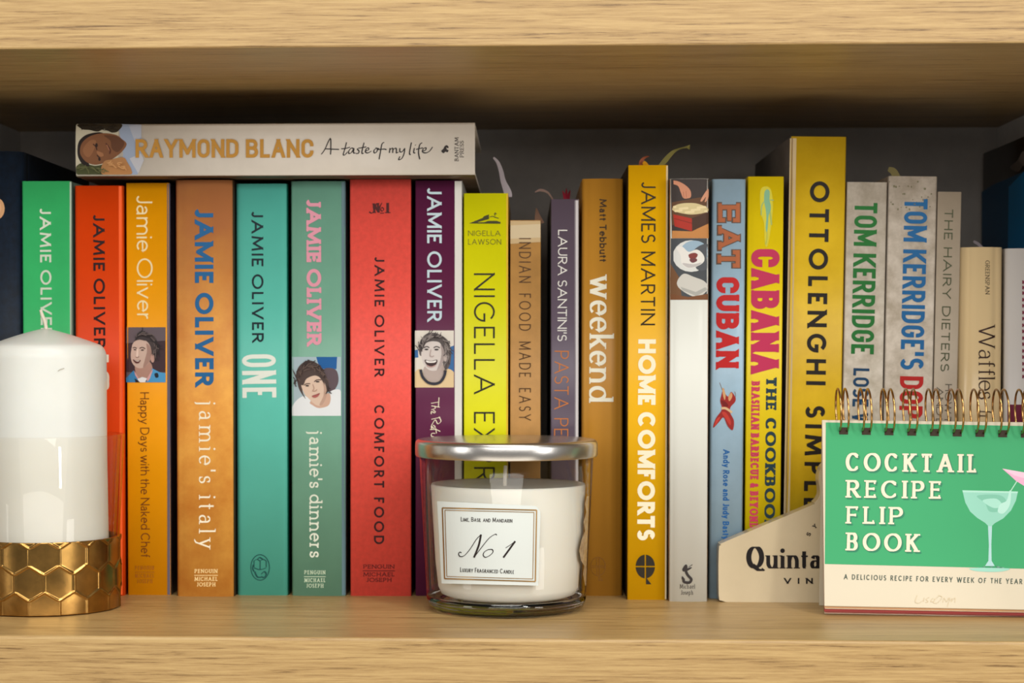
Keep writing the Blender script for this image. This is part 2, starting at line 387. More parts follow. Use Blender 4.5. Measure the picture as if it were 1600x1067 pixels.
def printed(parent, name, bm, face, mats, label=None):
    """lay a print drawn in pixels onto its surface, cut finely enough to follow a rounded spine"""
    if face.cut:
        ax, step = face.cut
        lo, hi = min(v.co[ax] for v in bm.verts), max(v.co[ax] for v in bm.verts)
        t = math.ceil(lo / step) * step
        while t < hi:
            no = Vector((0, 0, 0)); no[ax] = 1.0; co = Vector((0, 0, 0)); co[ax] = t + 0.0137
            bmesh.ops.bisect_plane(bm, geom=list(bm.verts) + list(bm.edges) + list(bm.faces), dist=1e-6, plane_co=co, plane_no=no)
            t += step
    bmesh.ops.triangulate(bm, faces=list(bm.faces))
    bmesh.ops.delete(bm, geom=[f for f in bm.faces if f.calc_area() < 1e-4], context='FACES')
    for v in bm.verts: v.co = face(v.co.x, v.co.y, v.co.z / 1000)
    return obj(name, bm, mats, parent, label=label)
def letter_bm(face, specs, e=0.00018, mi=0, bm=None):
    """specs: (string, (x0, y0), (x1, y1), cap height px, style dict): text runs from p0 to p1 along its baseline"""
    bm = bm or bmesh.new()
    for s, p0, p1, H, kw in specs:
        L = math.hypot(p1[0] - p0[0], p1[1] - p0[1]); d = ((p1[0] - p0[0]) / L, (p1[1] - p0[1]) / L); up = (d[1], -d[0])
        for q in text2d(s, H, L, **kw):
            add_poly(bm, face, [(p0[0] + d[0] * u + up[0] * v, p0[1] + d[1] * u + up[1] * v) for u, v in q], e, mi)
    return bm
def letters(parent, name, face, specs, col, e=0.00018, rough=0.5, metal=0.0):
    return printed(parent, name, letter_bm(face, specs, e), face, ink(col, rough, metal))
def pen_bm(face, lines, wpx, e=0.00018, bm=None, mi=0, smooth=5, nib=0.45):
    bm = bm or bmesh.new()
    def wf(dx, dy): return wpx * (nib + (1 - nib) * abs(math.sin(math.atan2(-dy, dx) - R(35))))
    for l in lines:
        for q in stroke_quads(catmull(l, smooth) if len(l) > 2 else l, wf): add_poly(bm, face, q, e, mi)
    return bm
def tr(pts, ox, oy, s): return [(ox + x / s, oy + y / s) for x, y in pts]
def art(parent, name, face, shapes, ox=0, oy=0, s=1.0, e0=0.00012, de=0.000012, label=None, box=None):
    """shapes: (colour, 'p' polygon | 'b' smooth blob | 'l' line with width, points[, width])"""
    bm = bmesh.new(); mats = []; e = e0; lift = [e0]
    if box: bx0, by0, bx1, by1 = [v for p in tr([box[:2], box[2:]], ox, oy, s) for v in p]
    def add_poly(bm, face, pts, e, mi):
        if box:
            pts = clip_v(pts, by0, by1)
            pts = [(y, x) for x, y in clip_v([(y, x) for x, y in pts], bx0, bx1)] if pts else []
        lift[0] += 8e-6
        if len(pts) >= 3: globals()['add_poly'](bm, face, pts, lift[0], mi, False)
    for sh in shapes:
        m = ink(sh[0])
        if m not in mats: mats.append(m)
        mi = mats.index(m); pts = tr(sh[2], ox, oy, s)
        if sh[1] == 'p': add_poly(bm, face, pts, e, mi)
        elif sh[1] == 'b': add_poly(bm, face, catmull(pts, 5, True), e, mi)
        elif sh[1] == 'h':          # hair: short curved tufts along a path: width, length, count
            P = catmull(pts, 8); rnd = random.Random(len(pts) * 7 + int(pts[0][0]))
            for _ in range(sh[5]):
                i = rnd.randrange(len(P) - 1); dx, dy = P[i + 1][0] - P[i][0], P[i + 1][1] - P[i][1]; a0 = math.atan2(dy, dx) + rnd.uniform(-.65, .65); l = sh[4] / s * rnd.uniform(.5, 1.2)
                x0, y0 = P[i][0] + rnd.uniform(-1, 1) * l * .35, P[i][1] + rnd.uniform(-1, 1) * l * .35; a1 = a0 + rnd.uniform(-.9, .9)
                pp = [(x0, y0), (x0 + l * .5 * math.cos(a0), y0 + l * .5 * math.sin(a0)), (x0 + l * .5 * (math.cos(a0) + math.cos(a1)), y0 + l * .5 * (math.sin(a0) + math.sin(a1)))]
                for q in stroke_quads(catmull(pp, 3), lambda a, b: sh[3] / s): add_poly(bm, face, q, e, mi)
        elif sh[1] == 'e':
            (cx, cy), (rx, ry) = pts[0], (sh[2][1][0] / s, sh[2][1][1] / s)
            add_poly(bm, face, [(cx + rx * math.cos(i * math.pi / 10), cy + ry * math.sin(i * math.pi / 10)) for i in range(20)], e, mi)
        else:
            for q in stroke_quads(catmull(pts, 5) if len(pts) > 2 else pts, lambda a, b: sh[3] / s): add_poly(bm, face, q, e, mi)
    return printed(parent, name, bm, face, mats, label)

# ------------------------------------------------------------------ bookcase
Y_BACK = 0.377
Z_TOP = at(800, 72, 0.0).z
X_L, X_R = at(32, 202, Y_BACK).x, at(1557, 195, Y_BACK).x
case = thing('bookcase', 'pale oak bookcase with grey inner panels that holds all the books', 'bookcase', (0, 0.19, -0.045))
bevel(obj('shelf_board', box_bm(X_L - 0.03, X_R + 0.03, 0.0, Y_BACK, -0.045, 0.0), WOOD, case), 0.0017, 4)
bevel(obj('shelf_board', box_bm(X_L - 0.03, X_R + 0.03, 0.0, Y_BACK, Z_TOP, Z_TOP + 0.045), WOOD, case), 0.0009, 3)
bevel(obj('side_panel', box_bm(X_L - 0.03, X_L, 0.004, Y_BACK, 0.0, Z_TOP), GREY, case, label='grey left side panel'), 0.0008)
bevel(obj('side_panel', box_bm(X_R, X_R + 0.03, 0.004, Y_BACK, 0.0, Z_TOP), GREY, case, label='grey right side panel'), 0.0008)
obj('back_panel', box_bm(X_L - 0.03, X_R + 0.03, Y_BACK, Y_BACK + 0.008, -0.045, Z_TOP + 0.045), GREY, case, label='grey back panel')

# ------------------------------------------------------------------ books
TOPS = {}
def spine_y(a, W, rc, sag):
    h = W / 2; fl = h - rc; d = abs(a - h)
    if d <= fl: return sag * (d / fl) ** 4
    return sag + rc - math.sqrt(max(rc * rc - (d - fl) ** 2, 0))
def book_parts(root, W, H, depth, mats, xf, sag=0.0, rc=0.001, tb=0.0025, hard=True, cover='cover', inset=0.003):
    """cover and page block in the book's own frame: a across the spine, y into the shelf, h along the spine; xf maps to the world"""
    out = []
    def sec(y): out.append((0.0, y, 1))
    g = 0.0009 if hard else 0.0
    for y in (depth, depth * 0.5, 0.016): sec(y)
    if hard: out.extend([(g * .6, 0.0125, 1), (g, 0.0105, 1), (g * .6, 0.0085, 1)])
    sec(0.0065 + rc + sag)
    n = 7
    for i in range(n + 1):
        t = math.pi / 2 * i / n
        out.append((rc - rc * math.cos(t), sag + rc - rc * math.sin(t), 1 if t < math.pi / 4 else 0))
    m = 16
    for i in range(1, m):
        a = rc + (W - 2 * rc) * i / m; out.append((a, spine_y(a, W, rc, sag), 0))
    half = [p for p in out if p[0] < W / 2 and p[2] == 1 or p[0] <= rc + 1e-9]
    for a, y, k in reversed(half): out.append((W - a, y, 2 if k == 1 else 0))
    inn = [(W - tb, depth), (W - tb, sag + rc + tb), (tb, sag + rc + tb), (tb, depth)]
    prof = [(a, y) for a, y, _ in out] + inn
    kinds = [k for _, _, k in out] + [0] * 4
    bm = bmesh.new()
    lo = [bm.verts.new(xf(a, y, 0)) for a, y in prof]; hi = [bm.verts.new(xf(a, y, H)) for a, y in prof]
    N = len(prof)
    for i in range(N):
        j = (i + 1) % N; f = bm.faces.new((lo[i], lo[j], hi[j], hi[i]))
        f.material_index = (kinds[i] if kinds[i] == kinds[j] else 0); f.smooth = i < len(out) - 1
    no = len(out)
    # caps: spine strip + boards as quads between outer and inner lines
    def cap(v, flip):
        il, ir = [k for k in range(no) if prof[k][1] >= sag + rc + tb and prof[k][0] < W / 2], [k for k in range(no) if prof[k][1] >= sag + rc + tb and prof[k][0] > W / 2]
        a = [v[k] for k in il] + [v[no + 2], v[no + 3]]
        b = [v[k] for k in ir] + [v[no], v[no + 1]]
        c = [v[k] for k in range(il[-1], ir[0] + 1)] + [v[no + 1], v[no + 2]]
        for q in (a, b, c):
            f = bm.faces.new(q[::-1] if flip else q); f.material_index = 0
    cap(lo, False); cap(hi, True)
    bmesh.ops.recalc_face_normals(bm, faces=bm.faces)
    obj(cover, bm, mats, root)
    t2 = tb + 0.0001; y0 = sag + rc + tb + 0.0003
    pb = bmesh.new(); e = inset if hard else 0.0004
    c = [xf(a, y, h) for h in (e, H - e) for a, y in ((t2, y0), (W - t2, y0), (W - t2, depth - e - 0.0005), (t2, depth - e - 0.0005))]
    vv = [pb.verts.new(p) for p in c]
    for q in ((0, 3, 2, 1), (4, 5, 6, 7), (0, 1, 5, 4), (1, 2, 6, 5), (2, 3, 7, 6), (3, 0, 4, 7)): pb.faces.new([vv[i] for i in q])
    obj('page_block', pb, PAGES, root)
def standing(key, label, xl, xr, ytop, ybot, spine, left=None, right=None, lean=0.0, yref=600, depth=0.178, **kw):
    """a book standing on the shelf; xl, xr, ytop, ybot are read off the photograph at the book's own distance"""
    Y = at_z((xl + xr) / 2, ybot, 0.0).y
    th = R(lean); zr = at((xl + xr) / 2, yref, Y).z
    x0, x1 = at(xl, yref, Y).x - zr * math.tan(th), at(xr, yref, Y).x - zr * math.tan(th)
    H = at((xl + xr) / 2, ytop, Y).z / math.cos(th)
    root = thing('cookbook', label, 'book', ((x0 + x1) / 2, Y, 0.0), 'cookbooks standing in a row on the shelf')
    W = x1 - x0
    def xf(a, y, h):
        dx = a - W
        return Vector((x1 + dx * math.cos(th) + h * math.sin(th), Y + y, h * math.cos(th) - dx * math.sin(th)))
    sag, rc = kw.get('sag', 0.0), kw.get('rc', 0.001)
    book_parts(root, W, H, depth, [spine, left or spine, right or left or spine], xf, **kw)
    def fn(px, py, e):
        p = at(px, py, Y); a = (p.x - x1) * math.cos(th) - p.z * math.sin(th) + W
        p.y = Y + spine_y(min(max(a, 0.0002), W - 0.0002), W, rc, sag) - e; return p
    TOPS[key] = H
    root_face = Face(fn, (0, 3.0)); root_face.Y = Y
    return root, root_face
def publisher(parent, face, cx, y, wpx, col, lines=('PENGUIN', 'MICHAEL', 'JOSEPH'), e=0.00018):
    h = 6.2; sp = []; yy = y
    bm = bmesh.new()
    for i, s in enumerate(lines):
        w_ = wpx * (0.98, 0.98, 0.80)[i]
        sp.append((s, (cx - w_ / 2, yy + h), (cx + w_ / 2, yy + h), h, dict(wt=.17, con=.7, ser=.08, st=.1, track=.14)))
        yy += h + 2.4
        if i == 0:
            add_poly(bm, face, [(cx - wpx / 2, yy + .6), (cx + wpx / 2, yy + .6), (cx + wpx / 2, yy + 1.7), (cx - wpx / 2, yy + 1.7)], e); yy += 3.6
    letter_bm(face, sp, e, 0, bm)
    return printed(parent, 'publisher_mark', bm, face, ink(col))
def ribbon(parent, name, pts, wd, Y, col, label=None, curl=0.004):
    """a strip of paper or ribbon rising out of the page block"""
    P = catmull(pts, 6); n = len(P); Wd = [w_[0] for w_ in catmull([(x, 0) for x in wd], 6)]
    bm = bmesh.new(); rows = []
    for i, (x, y) in enumerate(P):
        a, b = P[max(i - 1, 0)], P[min(i + 1, n - 1)]
        l = math.hypot(b[0] - a[0], b[1] - a[1]) or 1; nx, ny = -(b[1] - a[1]) / l, (b[0] - a[0]) / l
        yy = Y + curl * math.sin(i / n * 2.6); h = Wd[i] / 2
        f, g = at(x - nx * h, y - ny * h, yy), at(x + nx * h, y + ny * h, yy + 0.0012)
        rows.append([bm.verts.new(v) for v in (f, g, g + Vector((0, 0.0003, 0)), f + Vector((0, 0.0003, 0)))])
    for a, b in zip(rows, rows[1:]):
        for k in range(4): bm.faces.new((a[k], a[(k + 1) % 4], b[(k + 1) % 4], b[k]))
    bm.faces.new(rows[0]); bm.faces.new(rows[-1][::-1])
    bmesh.ops.recalc_face_normals(bm, faces=bm.faces)
    return obj(name, bm, M('ribbon_%d_%d_%d' % col, col, 0.8), parent, label=label)

FUT = dict(wt=.18, track=.25, space=.42)          # spaced geometric capitals

def strip(parent, face, xt, xb, yt, yb, col, label):
    return art(parent, 'spine_edge', face, [(col, 'p', [(xt[0], yt), (xt[1], yt), (xb[1], yb), (xb[0], yb)])], label=label)
# -- tall navy book at the far left
b, f = standing('navy', 'tall navy blue book at the left edge behind the white pillar candle', -62, 35, 236, 931, M('navy_cloth', (16, 34, 54), .6, var=.3, vscale=200), rc=.0065, sag=.002, hard=True)
art(b, 'cover_ornament', f, [((208, 158, 112), 'e', [(-3, 326), (10, 16)]), ((222, 170, 125), 'e', [(-5, 324), (7, 12)])])
# -- green
b, f = standing('green', 'bright green book with thin white capitals, behind the white pillar candle', 36, 111.5, 283, 931, M('green_board', (64, 204, 120), .42, var=.1, vscale=9), right=M('pale_grey_green', (150, 180, 160), .5), rc=.0012)
strip(b, f, (108.8, 111.3), (108.8, 111.3), 284, 930, (170, 190, 172), 'pale strip on the right edge of the spine')
letters(b, 'title_lettering', f, [('JAMIE OLIVER', (62, 325), (64, 527), 17.5, FUT)], (214, 226, 206))
# -- red orange
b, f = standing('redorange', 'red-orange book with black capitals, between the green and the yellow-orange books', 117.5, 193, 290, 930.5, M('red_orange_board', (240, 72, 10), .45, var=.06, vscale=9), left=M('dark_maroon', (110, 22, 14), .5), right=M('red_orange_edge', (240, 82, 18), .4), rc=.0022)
strip(b, f, (185.5, 190), (187.5, 191.5), 291, 929, (252, 98, 34), 'brighter fold on the right edge of the spine')
letters(b, 'author_lettering', f, [('JAMIE OLIVER', (145.5, 335), (147, 544), 17.8, dict(wt=.19, track=.25, space=.42))], (38, 14, 16))
bm = bmesh.new()
add_poly(bm, f, [(134, 554), (170, 554), (170, 566), (134, 566)], .0002)
for q in stroke_quads(catmull([(152, 578), (166, 584), (167.5, 595), (166, 606), (152, 612), (138, 606), (137, 595), (138, 584)], 6, True), lambda a, b_: 6.5, True): add_poly(bm, f, q, .0002)
printed(b, 'title_lettering', bm, f, ink((232, 224, 205)))
# -- yellow-orange with a portrait
b, f = standing('orange', 'yellow-orange book with cream lettering and a portrait of a dark-haired man in blue', 198, 266, 286, 929.5, M('yellow_orange_jacket', (252, 168, 6), .4, var=.05, vscale=9), right=M('dusk_photo_edge', (84, 74, 84), .4), left=M('red_brown_edge', (150, 60, 20), .4), rc=.001)
strip(b, f, (261, 265.5), (261.5, 266), 287, 929, (96, 86, 96), 'grey strip on the right edge of the spine')
letters(b, 'author_lettering', f, [('Jamie Oliver', (213, 305), (214.3, 500), 25, dict(wt=.105, track=.12, space=.3))], (240, 222, 172))
letters(b, 'title_lettering', f, [('Happy Days with the Nɑked Chef'.replace('ɑ', 'a'), (219, 613), (220.5, 871), 14, dict(wt=.1, track=.11, space=.3))], (112, 54, 4))
publisher(b, f, 226, 884, 31, (164, 96, 10))
art(b, 'portrait_photo', f, [
 ((98, 86, 92), 'p', [(780, 163), (1023, 163), (1023, 503), (780, 503)]), ((62, 44, 50), 'p', [(780, 262), (1023, 250), (1023, 440), (780, 440)]), ((52, 38, 44), 'p', [(780, 262), (1023, 246), (1023, 252), (780, 268)]),
 ((72, 62, 62), 'b', [(830, 262), (842, 222), (852, 198), (880, 188), (932, 205), (965, 235), (978, 280), (972, 335), (955, 372), (930, 370), (880, 300)]),
 ((172, 134, 120), 'b', [(836, 395), (920, 375), (944, 425), (934, 472), (890, 490), (852, 474)]),
 ((198, 172, 158), 'b', [(812, 300), (822, 262), (850, 242), (898, 244), (930, 285), (936, 345), (915, 388), (882, 414), (846, 412), (818, 385), (808, 345)]),
 ((160, 128, 116), 'b', [(905, 262), (932, 292), (936, 348), (912, 390), (884, 412), (896, 360), (908, 310)]),
 ((188, 150, 138), 'e', [(943, 355), (12, 26)]),
 ((78, 58, 54), 'l', [(820, 292), (832, 288), (846, 294)], 6), ((78, 58, 54), 'l', [(862, 294), (880, 288), (898, 296)], 6), ((60, 44, 42), 'e', [(834, 302), (8, 4)]), ((60, 44, 42), 'e', [(880, 304), (10, 4)]),
 ((224, 200, 186), 'b', [(846, 300), (854, 298), (854, 340), (842, 344)]), ((140, 106, 96), 'l', [(838, 346), (850, 350), (860, 344)], 4),
 ((92, 46, 44), 'b', [(822, 362), (845, 368), (870, 366), (858, 384), (838, 384)]), ((226, 214, 204), 'b', [(828, 365), (846, 370), (864, 368), (850, 375)]),
 ((62, 54, 56), 'b', [(840, 240), (838, 222), (856, 200), (868, 216), (884, 196), (900, 222), (925, 216), (940, 250), (900, 246), (866, 240)]),
 ((56, 130, 182), 'p', [(780, 476), (826, 430), (858, 503), (780, 503)]), ((72, 148, 198), 'p', [(940, 416), (985, 440), (1023, 446), (1023, 503), (900, 503), (928, 474)]), ((28, 34, 44), 'b', [(955, 450), (975, 446), (980, 470), (962, 474)]),
 ((206, 158, 158), 'p', [(938, 430), (946, 424), (926, 482), (912, 498), (905, 484)]), ((206, 158, 158), 'p', [(830, 430), (836, 440), (866, 490), (852, 484), (836, 458)]), ((226, 230, 232), 'p', [(850, 482), (880, 470), (908, 478), (898, 503), (862, 503)]), ((40, 34, 36), 'p', [(832, 478), (850, 490), (866, 503), (838, 503)]),

 ((48, 42, 44), 'h', [(836, 262), (850, 215), (880, 200), (925, 210), (960, 245), (972, 300), (960, 355)], 5, 46, 26), ((104, 92, 90), 'h', [(846, 235), (870, 208), (915, 212), (955, 250), (966, 310)], 4, 40, 18),
], 0, 470, 3.953, box=(780, 163, 1023, 503))
# -- mottled ochre
def ochre_jacket():
    m = M('ochre_parchment', (240, 176, 80), .55, col2=(214, 138, 54), vscale=26, bump=.15); nt = m.node_tree; b_ = nt.nodes['Principled BSDF']
    tc = nt.nodes.new('ShaderNodeTexCoord'); sx = nt.nodes.new('ShaderNodeSeparateXYZ'); nt.links.new(tc.outputs['Object'], sx.inputs[0])
    nz = nt.nodes.new('ShaderNodeTexNoise'); nz.inputs['Scale'].default_value = 38; nz.inputs['Detail'].default_value = 8; nt.links.new(tc.outputs['Object'], nz.inputs['Vector'])
    ad = nt.nodes.new('ShaderNodeMath'); ad.operation = 'MULTIPLY_ADD'; ad.inputs[1].default_value = .11; nt.links.new(nz.outputs['Fac'], ad.inputs[0]); nt.links.new(sx.outputs['Z'], ad.inputs[2])
    cr = nt.nodes.new('ShaderNodeValToRGB'); cr.color_ramp.elements[0].position = .17; cr.color_ramp.elements[0].color = (0, 0, 0, 1); cr.color_ramp.elements[1].position = .30; cr.color_ramp.elements[1].color = (1, 1, 1, 1)
    nt.links.new(ad.outputs[0], cr.inputs[0])
    mx = nt.nodes.new('ShaderNodeMix'); mx.data_type = 'RGBA'; mx.inputs['B'].default_value = lin((186, 118, 70))
    src = b_.inputs['Base Color'].links[0].from_socket; nt.links.new(src, mx.inputs['A']); nt.links.new(cr.outputs[0], mx.inputs['Factor']); nt.links.new(mx.outputs['Result'], b_.inputs['Base Color'])
    return m
b, f = standing('ochre', 'thick worn ochre-brown book with blue capitals and a cream title', 274, 365, 281, 932, ochre_jacket(), left=M('dark_red_edge', (120, 44, 18), .5), right=M('dark_brown_edge', (74, 54, 36), .5), rc=.003, sag=.0012)
letters(b, 'author_lettering', f, [('JAMIE OLIVER', (304.3, 326), (305, 603), 29, dict(wt=.225, track=.16, upm=True))], (30, 96, 148))
letters(b, 'title_lettering', f, [("jamie's italy", (311, 625), (311, 858), 26, dict(wt=.105, con=.5, ser=.09, st=.045, track=.27, space=.45))], (240, 232, 205))
publisher(b, f, 322, 889, 37, (244, 214, 150))
# -- teal
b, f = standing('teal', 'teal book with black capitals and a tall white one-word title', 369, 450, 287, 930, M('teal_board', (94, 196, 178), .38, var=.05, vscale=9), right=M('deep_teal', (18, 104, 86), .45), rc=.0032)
letters(b, 'author_lettering', f, [('JAMIE OLIVER', (393, 330), (394, 535), 18.2, dict(wt=.165, track=.26, space=.42))], (14, 32, 40))
letters(b, 'title_lettering', f, [('ONE', (378, 554), (379, 622), 53, dict(wt=.125, track=.11, cond=True))], (222, 228, 218))
bm = pen_bm(f, [], 1)
for q in stroke_quads(catmull([(406.5 + 14.5 * math.cos(i * math.pi / 6), 886.5 + 20 * math.sin(i * math.pi / 6)) for i in range(12)], 3, True), lambda a, c: 1.3, True): add_poly(bm, f, q, .0002)
pen_bm(f, [[(397, 876), (402, 874), (406, 876), (411, 874), (416, 876)], [(397, 876), (397, 886)], [(416, 876), (416, 886)], [(406.5, 876), (406.5, 890)], [(397, 887), (402, 889), (406, 890), (411, 889), (416, 887)]], 1.6, .0002, bm)
pen_bm(f, [[(402, 874), (406, 871), (411, 874)], [(398, 893), (402, 901), (408, 902)], [(408, 897), (413, 893), (416, 897), (413, 902), (408, 901)], [(396, 882), (395, 888), (397, 893)]], 2.4, .0002, bm)
printed(b, 'publisher_mark', bm, f, ink((14, 70, 66)))
# -- sage with a portrait
b, f = standing('sage', 'sage green book with pink capitals and a portrait of a man in a white shirt', 455, 540, 283, 931, M('sage_jacket', (120, 176, 152), .32, var=.08, vscale=9), right=M('slate_edge', (84, 104, 108), .35), rc=.0018, sag=.001)
strip(b, f, (533.5, 539), (534, 539.5), 284, 930, (92, 120, 128), 'slate strip on the right edge of the spine')
letters(b, 'author_lettering', f, [('JAMIE OLIVER', (478.5, 310), (479.5, 541), 23, dict(wt=.235, ser=.07, st=.15, track=.05))], (216, 146, 164))
letters(b, 'title_lettering', f, [("jamie's dinners", (483.2, 672), (483.8, 871), 20.5, dict(wt=.125, con=.95, ser=.09, st=.1, track=.12, space=.3, phi=0))], (218, 224, 206))
publisher(b, f, 492, 891, 34, (188, 206, 178))
art(b, 'portrait_photo', f, [
 ((160, 180, 188), 'p', [(812, 346), (1118, 346), (1118, 710), (812, 710)]), ((24, 88, 150), 'p', [(965, 346), (1094, 346), (1090, 422), (985, 420)]), ((90, 76, 82), 'b', [(1010, 425), (1085, 425), (1102, 500), (1065, 560), (1020, 530)]),
 ((218, 222, 224), 'b', [(815, 712), (818, 650), (858, 602), (905, 590), (960, 650), (1010, 655), (1040, 600), (1058, 556), (1118, 560), (1118, 712)]),
 ((196, 160, 140), 'b', [(930, 620), (1042, 570), (1046, 640), (988, 662), (948, 648)]),
 ((76, 62, 58), 'b', [(848, 505), (840, 452), (862, 400), (915, 368), (972, 386), (1012, 432), (1042, 512), (1036, 565), (1000, 540), (940, 500), (880, 545), (900, 606), (862, 552)]),
 ((210, 184, 164), 'b', [(872, 512), (900, 468), (960, 452), (1008, 490), (1030, 552), (1024, 604), (1000, 644), (962, 642), (920, 604), (890, 572)]),
 ((182, 150, 132), 'b', [(1004, 490), (1030, 552), (1024, 604), (1002, 642), (985, 640), (1008, 590), (1012, 540)]),
 ((76, 62, 58), 'b', [(868, 512), (872, 470), (910, 440), (968, 436), (1012, 476), (1014, 512), (985, 472), (950, 462), (905, 482), (886, 520)]),
 ((84, 64, 58), 'l', [(890, 522), (905, 512), (928, 512)], 6), ((84, 64, 58), 'l', [(952, 500), (970, 488), (996, 488)], 6), ((62, 50, 48), 'e', [(910, 524), (12, 5)]), ((62, 50, 48), 'e', [(974, 499), (12, 5)]),
 ((176, 140, 122), 'l', [(944, 515), (952, 540), (944, 556), (962, 556), (970, 546)], 5), ((168, 92, 88), 'b', [(938, 588), (962, 578), (988, 570), (974, 592), (952, 598)]), ((120, 64, 60), 'l', [(940, 588), (962, 582), (988, 571)], 3),
 ((70, 56, 52), 'b', [(815, 420), (840, 460), (850, 500), (836, 470)]),

 ((58, 46, 44), 'h', [(850, 560), (842, 490), (860, 420), (910, 384), (970, 395), (1015, 445), (1034, 520), (1036, 560)], 6, 38, 26), ((100, 82, 74), 'h', [(868, 500), (875, 440), (915, 405), (965, 410), (1005, 455), (1022, 510)], 4, 34, 20), 
], 250, 470, 3.953, box=(813, 346, 1117, 710))
# -- red
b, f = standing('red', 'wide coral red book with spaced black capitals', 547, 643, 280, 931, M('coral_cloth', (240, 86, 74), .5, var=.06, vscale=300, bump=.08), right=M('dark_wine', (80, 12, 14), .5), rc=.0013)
letters(b, 'author_lettering', f, [('JAMIE OLIVER', (585.3, 401), (585.3, 588), 15.3, dict(wt=.175, track=.36, space=.5))], (46, 12, 14))
letters(b, 'title_lettering', f, [('COMFORT FOOD', (584.8, 633), (584.3, 850), 15.8, dict(wt=.175, track=.36, space=.62))], (46, 12, 14))
bm = letter_bm(f, [('N', (583, 333), (594, 332), 15, dict(wt=.22, con=.3, ser=.05, st=.05)), ('1', (602, 333), (609, 333), 16, dict(wt=.26, con=.6, ser=.14, st=.1))])
pen_bm(f, [[(577, 331), (581, 333), (585, 328), (588, 318)], [(592, 331), (594, 322), (597, 317)]], 2.2, .00018, bm)
pen_bm(f, [[(594.5, 327), (597, 324), (599.5, 327), (597, 330), (594.5, 327)], [(594, 333), (600, 333)]], 1.8, .00018, bm)
printed(b, 'number_mark', bm, f, ink((70, 14, 14)))
publisher(b, f, 592, 882, 50, (84, 14, 14))
# -- purple with a portrait
b, f = standing('purple', 'plum purple book with pale blue capitals and a portrait of a laughing man', 649, 722, 282, 931, M('plum_jacket', (96, 34, 70), .35, var=.06, vscale=9), right=M('white_jacket_edge', (206, 204, 196), .4), rc=.001)
strip(b, f, (710.5, 721.5), (710.5, 721.5), 283, 930, (214, 212, 204), 'white strip on the right edge of the spine')
letters(b, 'author_lettering', f, [('JAMIE OLIVER', (667.3, 293), (667.6, 502), 22.8, dict(wt=.16, track=.15, space=.4, upm=True))], (188, 208, 216))
bm = pen_bm(f, [[(686, 621), (685, 636)], [(686, 628), (673.5, 630)], [(687, 636), (674, 634)], [(679, 634), (680, 638), (674, 640)], [(677, 641), (680, 643), (679, 645), (674, 643), (674, 647)],
  [(688, 652), (674, 655)], [(686, 651), (689, 658), (684, 662), (680, 656), (674, 665)], [(677, 664), (680, 667), (678, 669), (674, 666), (675, 671)], [(688, 674), (681, 671), (672, 671)], [(681, 669), (682, 677)],
  [(680, 677), (675, 677), (674, 681), (680, 683), (675, 684)], [(678, 686), (680, 690), (675, 692), (675, 686), (680, 688), (674, 694)]], 1.5)
printed(b, 'title_lettering', bm, f, ink((226, 216, 190)))
art(b, 'portrait_photo', f, [
 ((216, 209, 197), 'p', [(585, 183), (828, 183), (828, 535), (585, 535)]), ((56, 104, 156), 'p', [(585, 305), (605, 300), (608, 350), (585, 352)]), ((56, 104, 156), 'p', [(790, 290), (828, 275), (828, 442), (775, 430)]),
 ((216, 190, 146), 'b', [(580, 452), (622, 420), (650, 470), (700, 505), (758, 476), (780, 420), (830, 446), (832, 540), (580, 540)]),
 ((176, 160, 152), 'b', [(652, 400), (752, 385), (768, 462), (704, 504), (642, 464)]),
 ((96, 88, 86), 'b', [(612, 320), (618, 252), (655, 205), (702, 197), (752, 214), (792, 250), (810, 322), (802, 396), (772, 424), (740, 330), (680, 280), (632, 340)]),
 ((206, 196, 190), 'b', [(632, 292), (658, 250), (720, 245), (760, 290), (767, 350), (748, 402), (716, 430), (672, 426), (640, 390), (626, 340)]),
 ((166, 152, 148), 'b', [(745, 270), (764, 300), (768, 350), (748, 404), (722, 428), (742, 370), (750, 320)]), ((186, 172, 166), 'e', [(774, 352), (10, 24)]),
 ((88, 80, 78), 'b', [(620, 300), (632, 250), (668, 222), (720, 216), (766, 250), (776, 300), (758, 286), (735, 256), (690, 250), (655, 262), (634, 300)]), ((120, 112, 108), 'l', [(640, 240), (665, 216), (700, 210)], 8), ((130, 120, 114), 'l', [(770, 250), (792, 300), (790, 350)], 8),
 ((70, 62, 60), 'l', [(640, 290), (660, 282), (676, 290)], 6), ((70, 62, 60), 'l', [(702, 290), (720, 282), (740, 290)], 6), ((52, 46, 46), 'e', [(658, 300), (12, 5)]), ((52, 46, 46), 'e', [(720, 301), (13, 5)]),
 ((170, 152, 146), 'l', [(686, 300), (680, 336), (692, 346), (704, 338)], 5), ((64, 46, 46), 'b', [(648, 364), (685, 372), (724, 364), (716, 394), (686, 404), (660, 394)]), ((232, 226, 220), 'b', [(655, 368), (686, 374), (718, 368), (708, 381), (664, 381)]),
 ((188, 150, 144), 'l', [(660, 398), (686, 408), (714, 398)], 6), ((48, 48, 58), 'l', [(622, 424), (634, 468), (666, 502), (706, 512), (744, 500), (768, 464), (776, 428)], 17),

 ((70, 62, 62), 'h', [(622, 320), (626, 260), (660, 218), (705, 208), (752, 224), (788, 262), (800, 330), (792, 395)], 5, 42, 30), ((140, 130, 126), 'h', [(634, 290), (645, 248), (680, 222), (730, 224), (772, 262), (788, 330), (785, 390)], 4, 38, 26),
], 500, 470, 3.953, box=(586, 183, 827, 535))
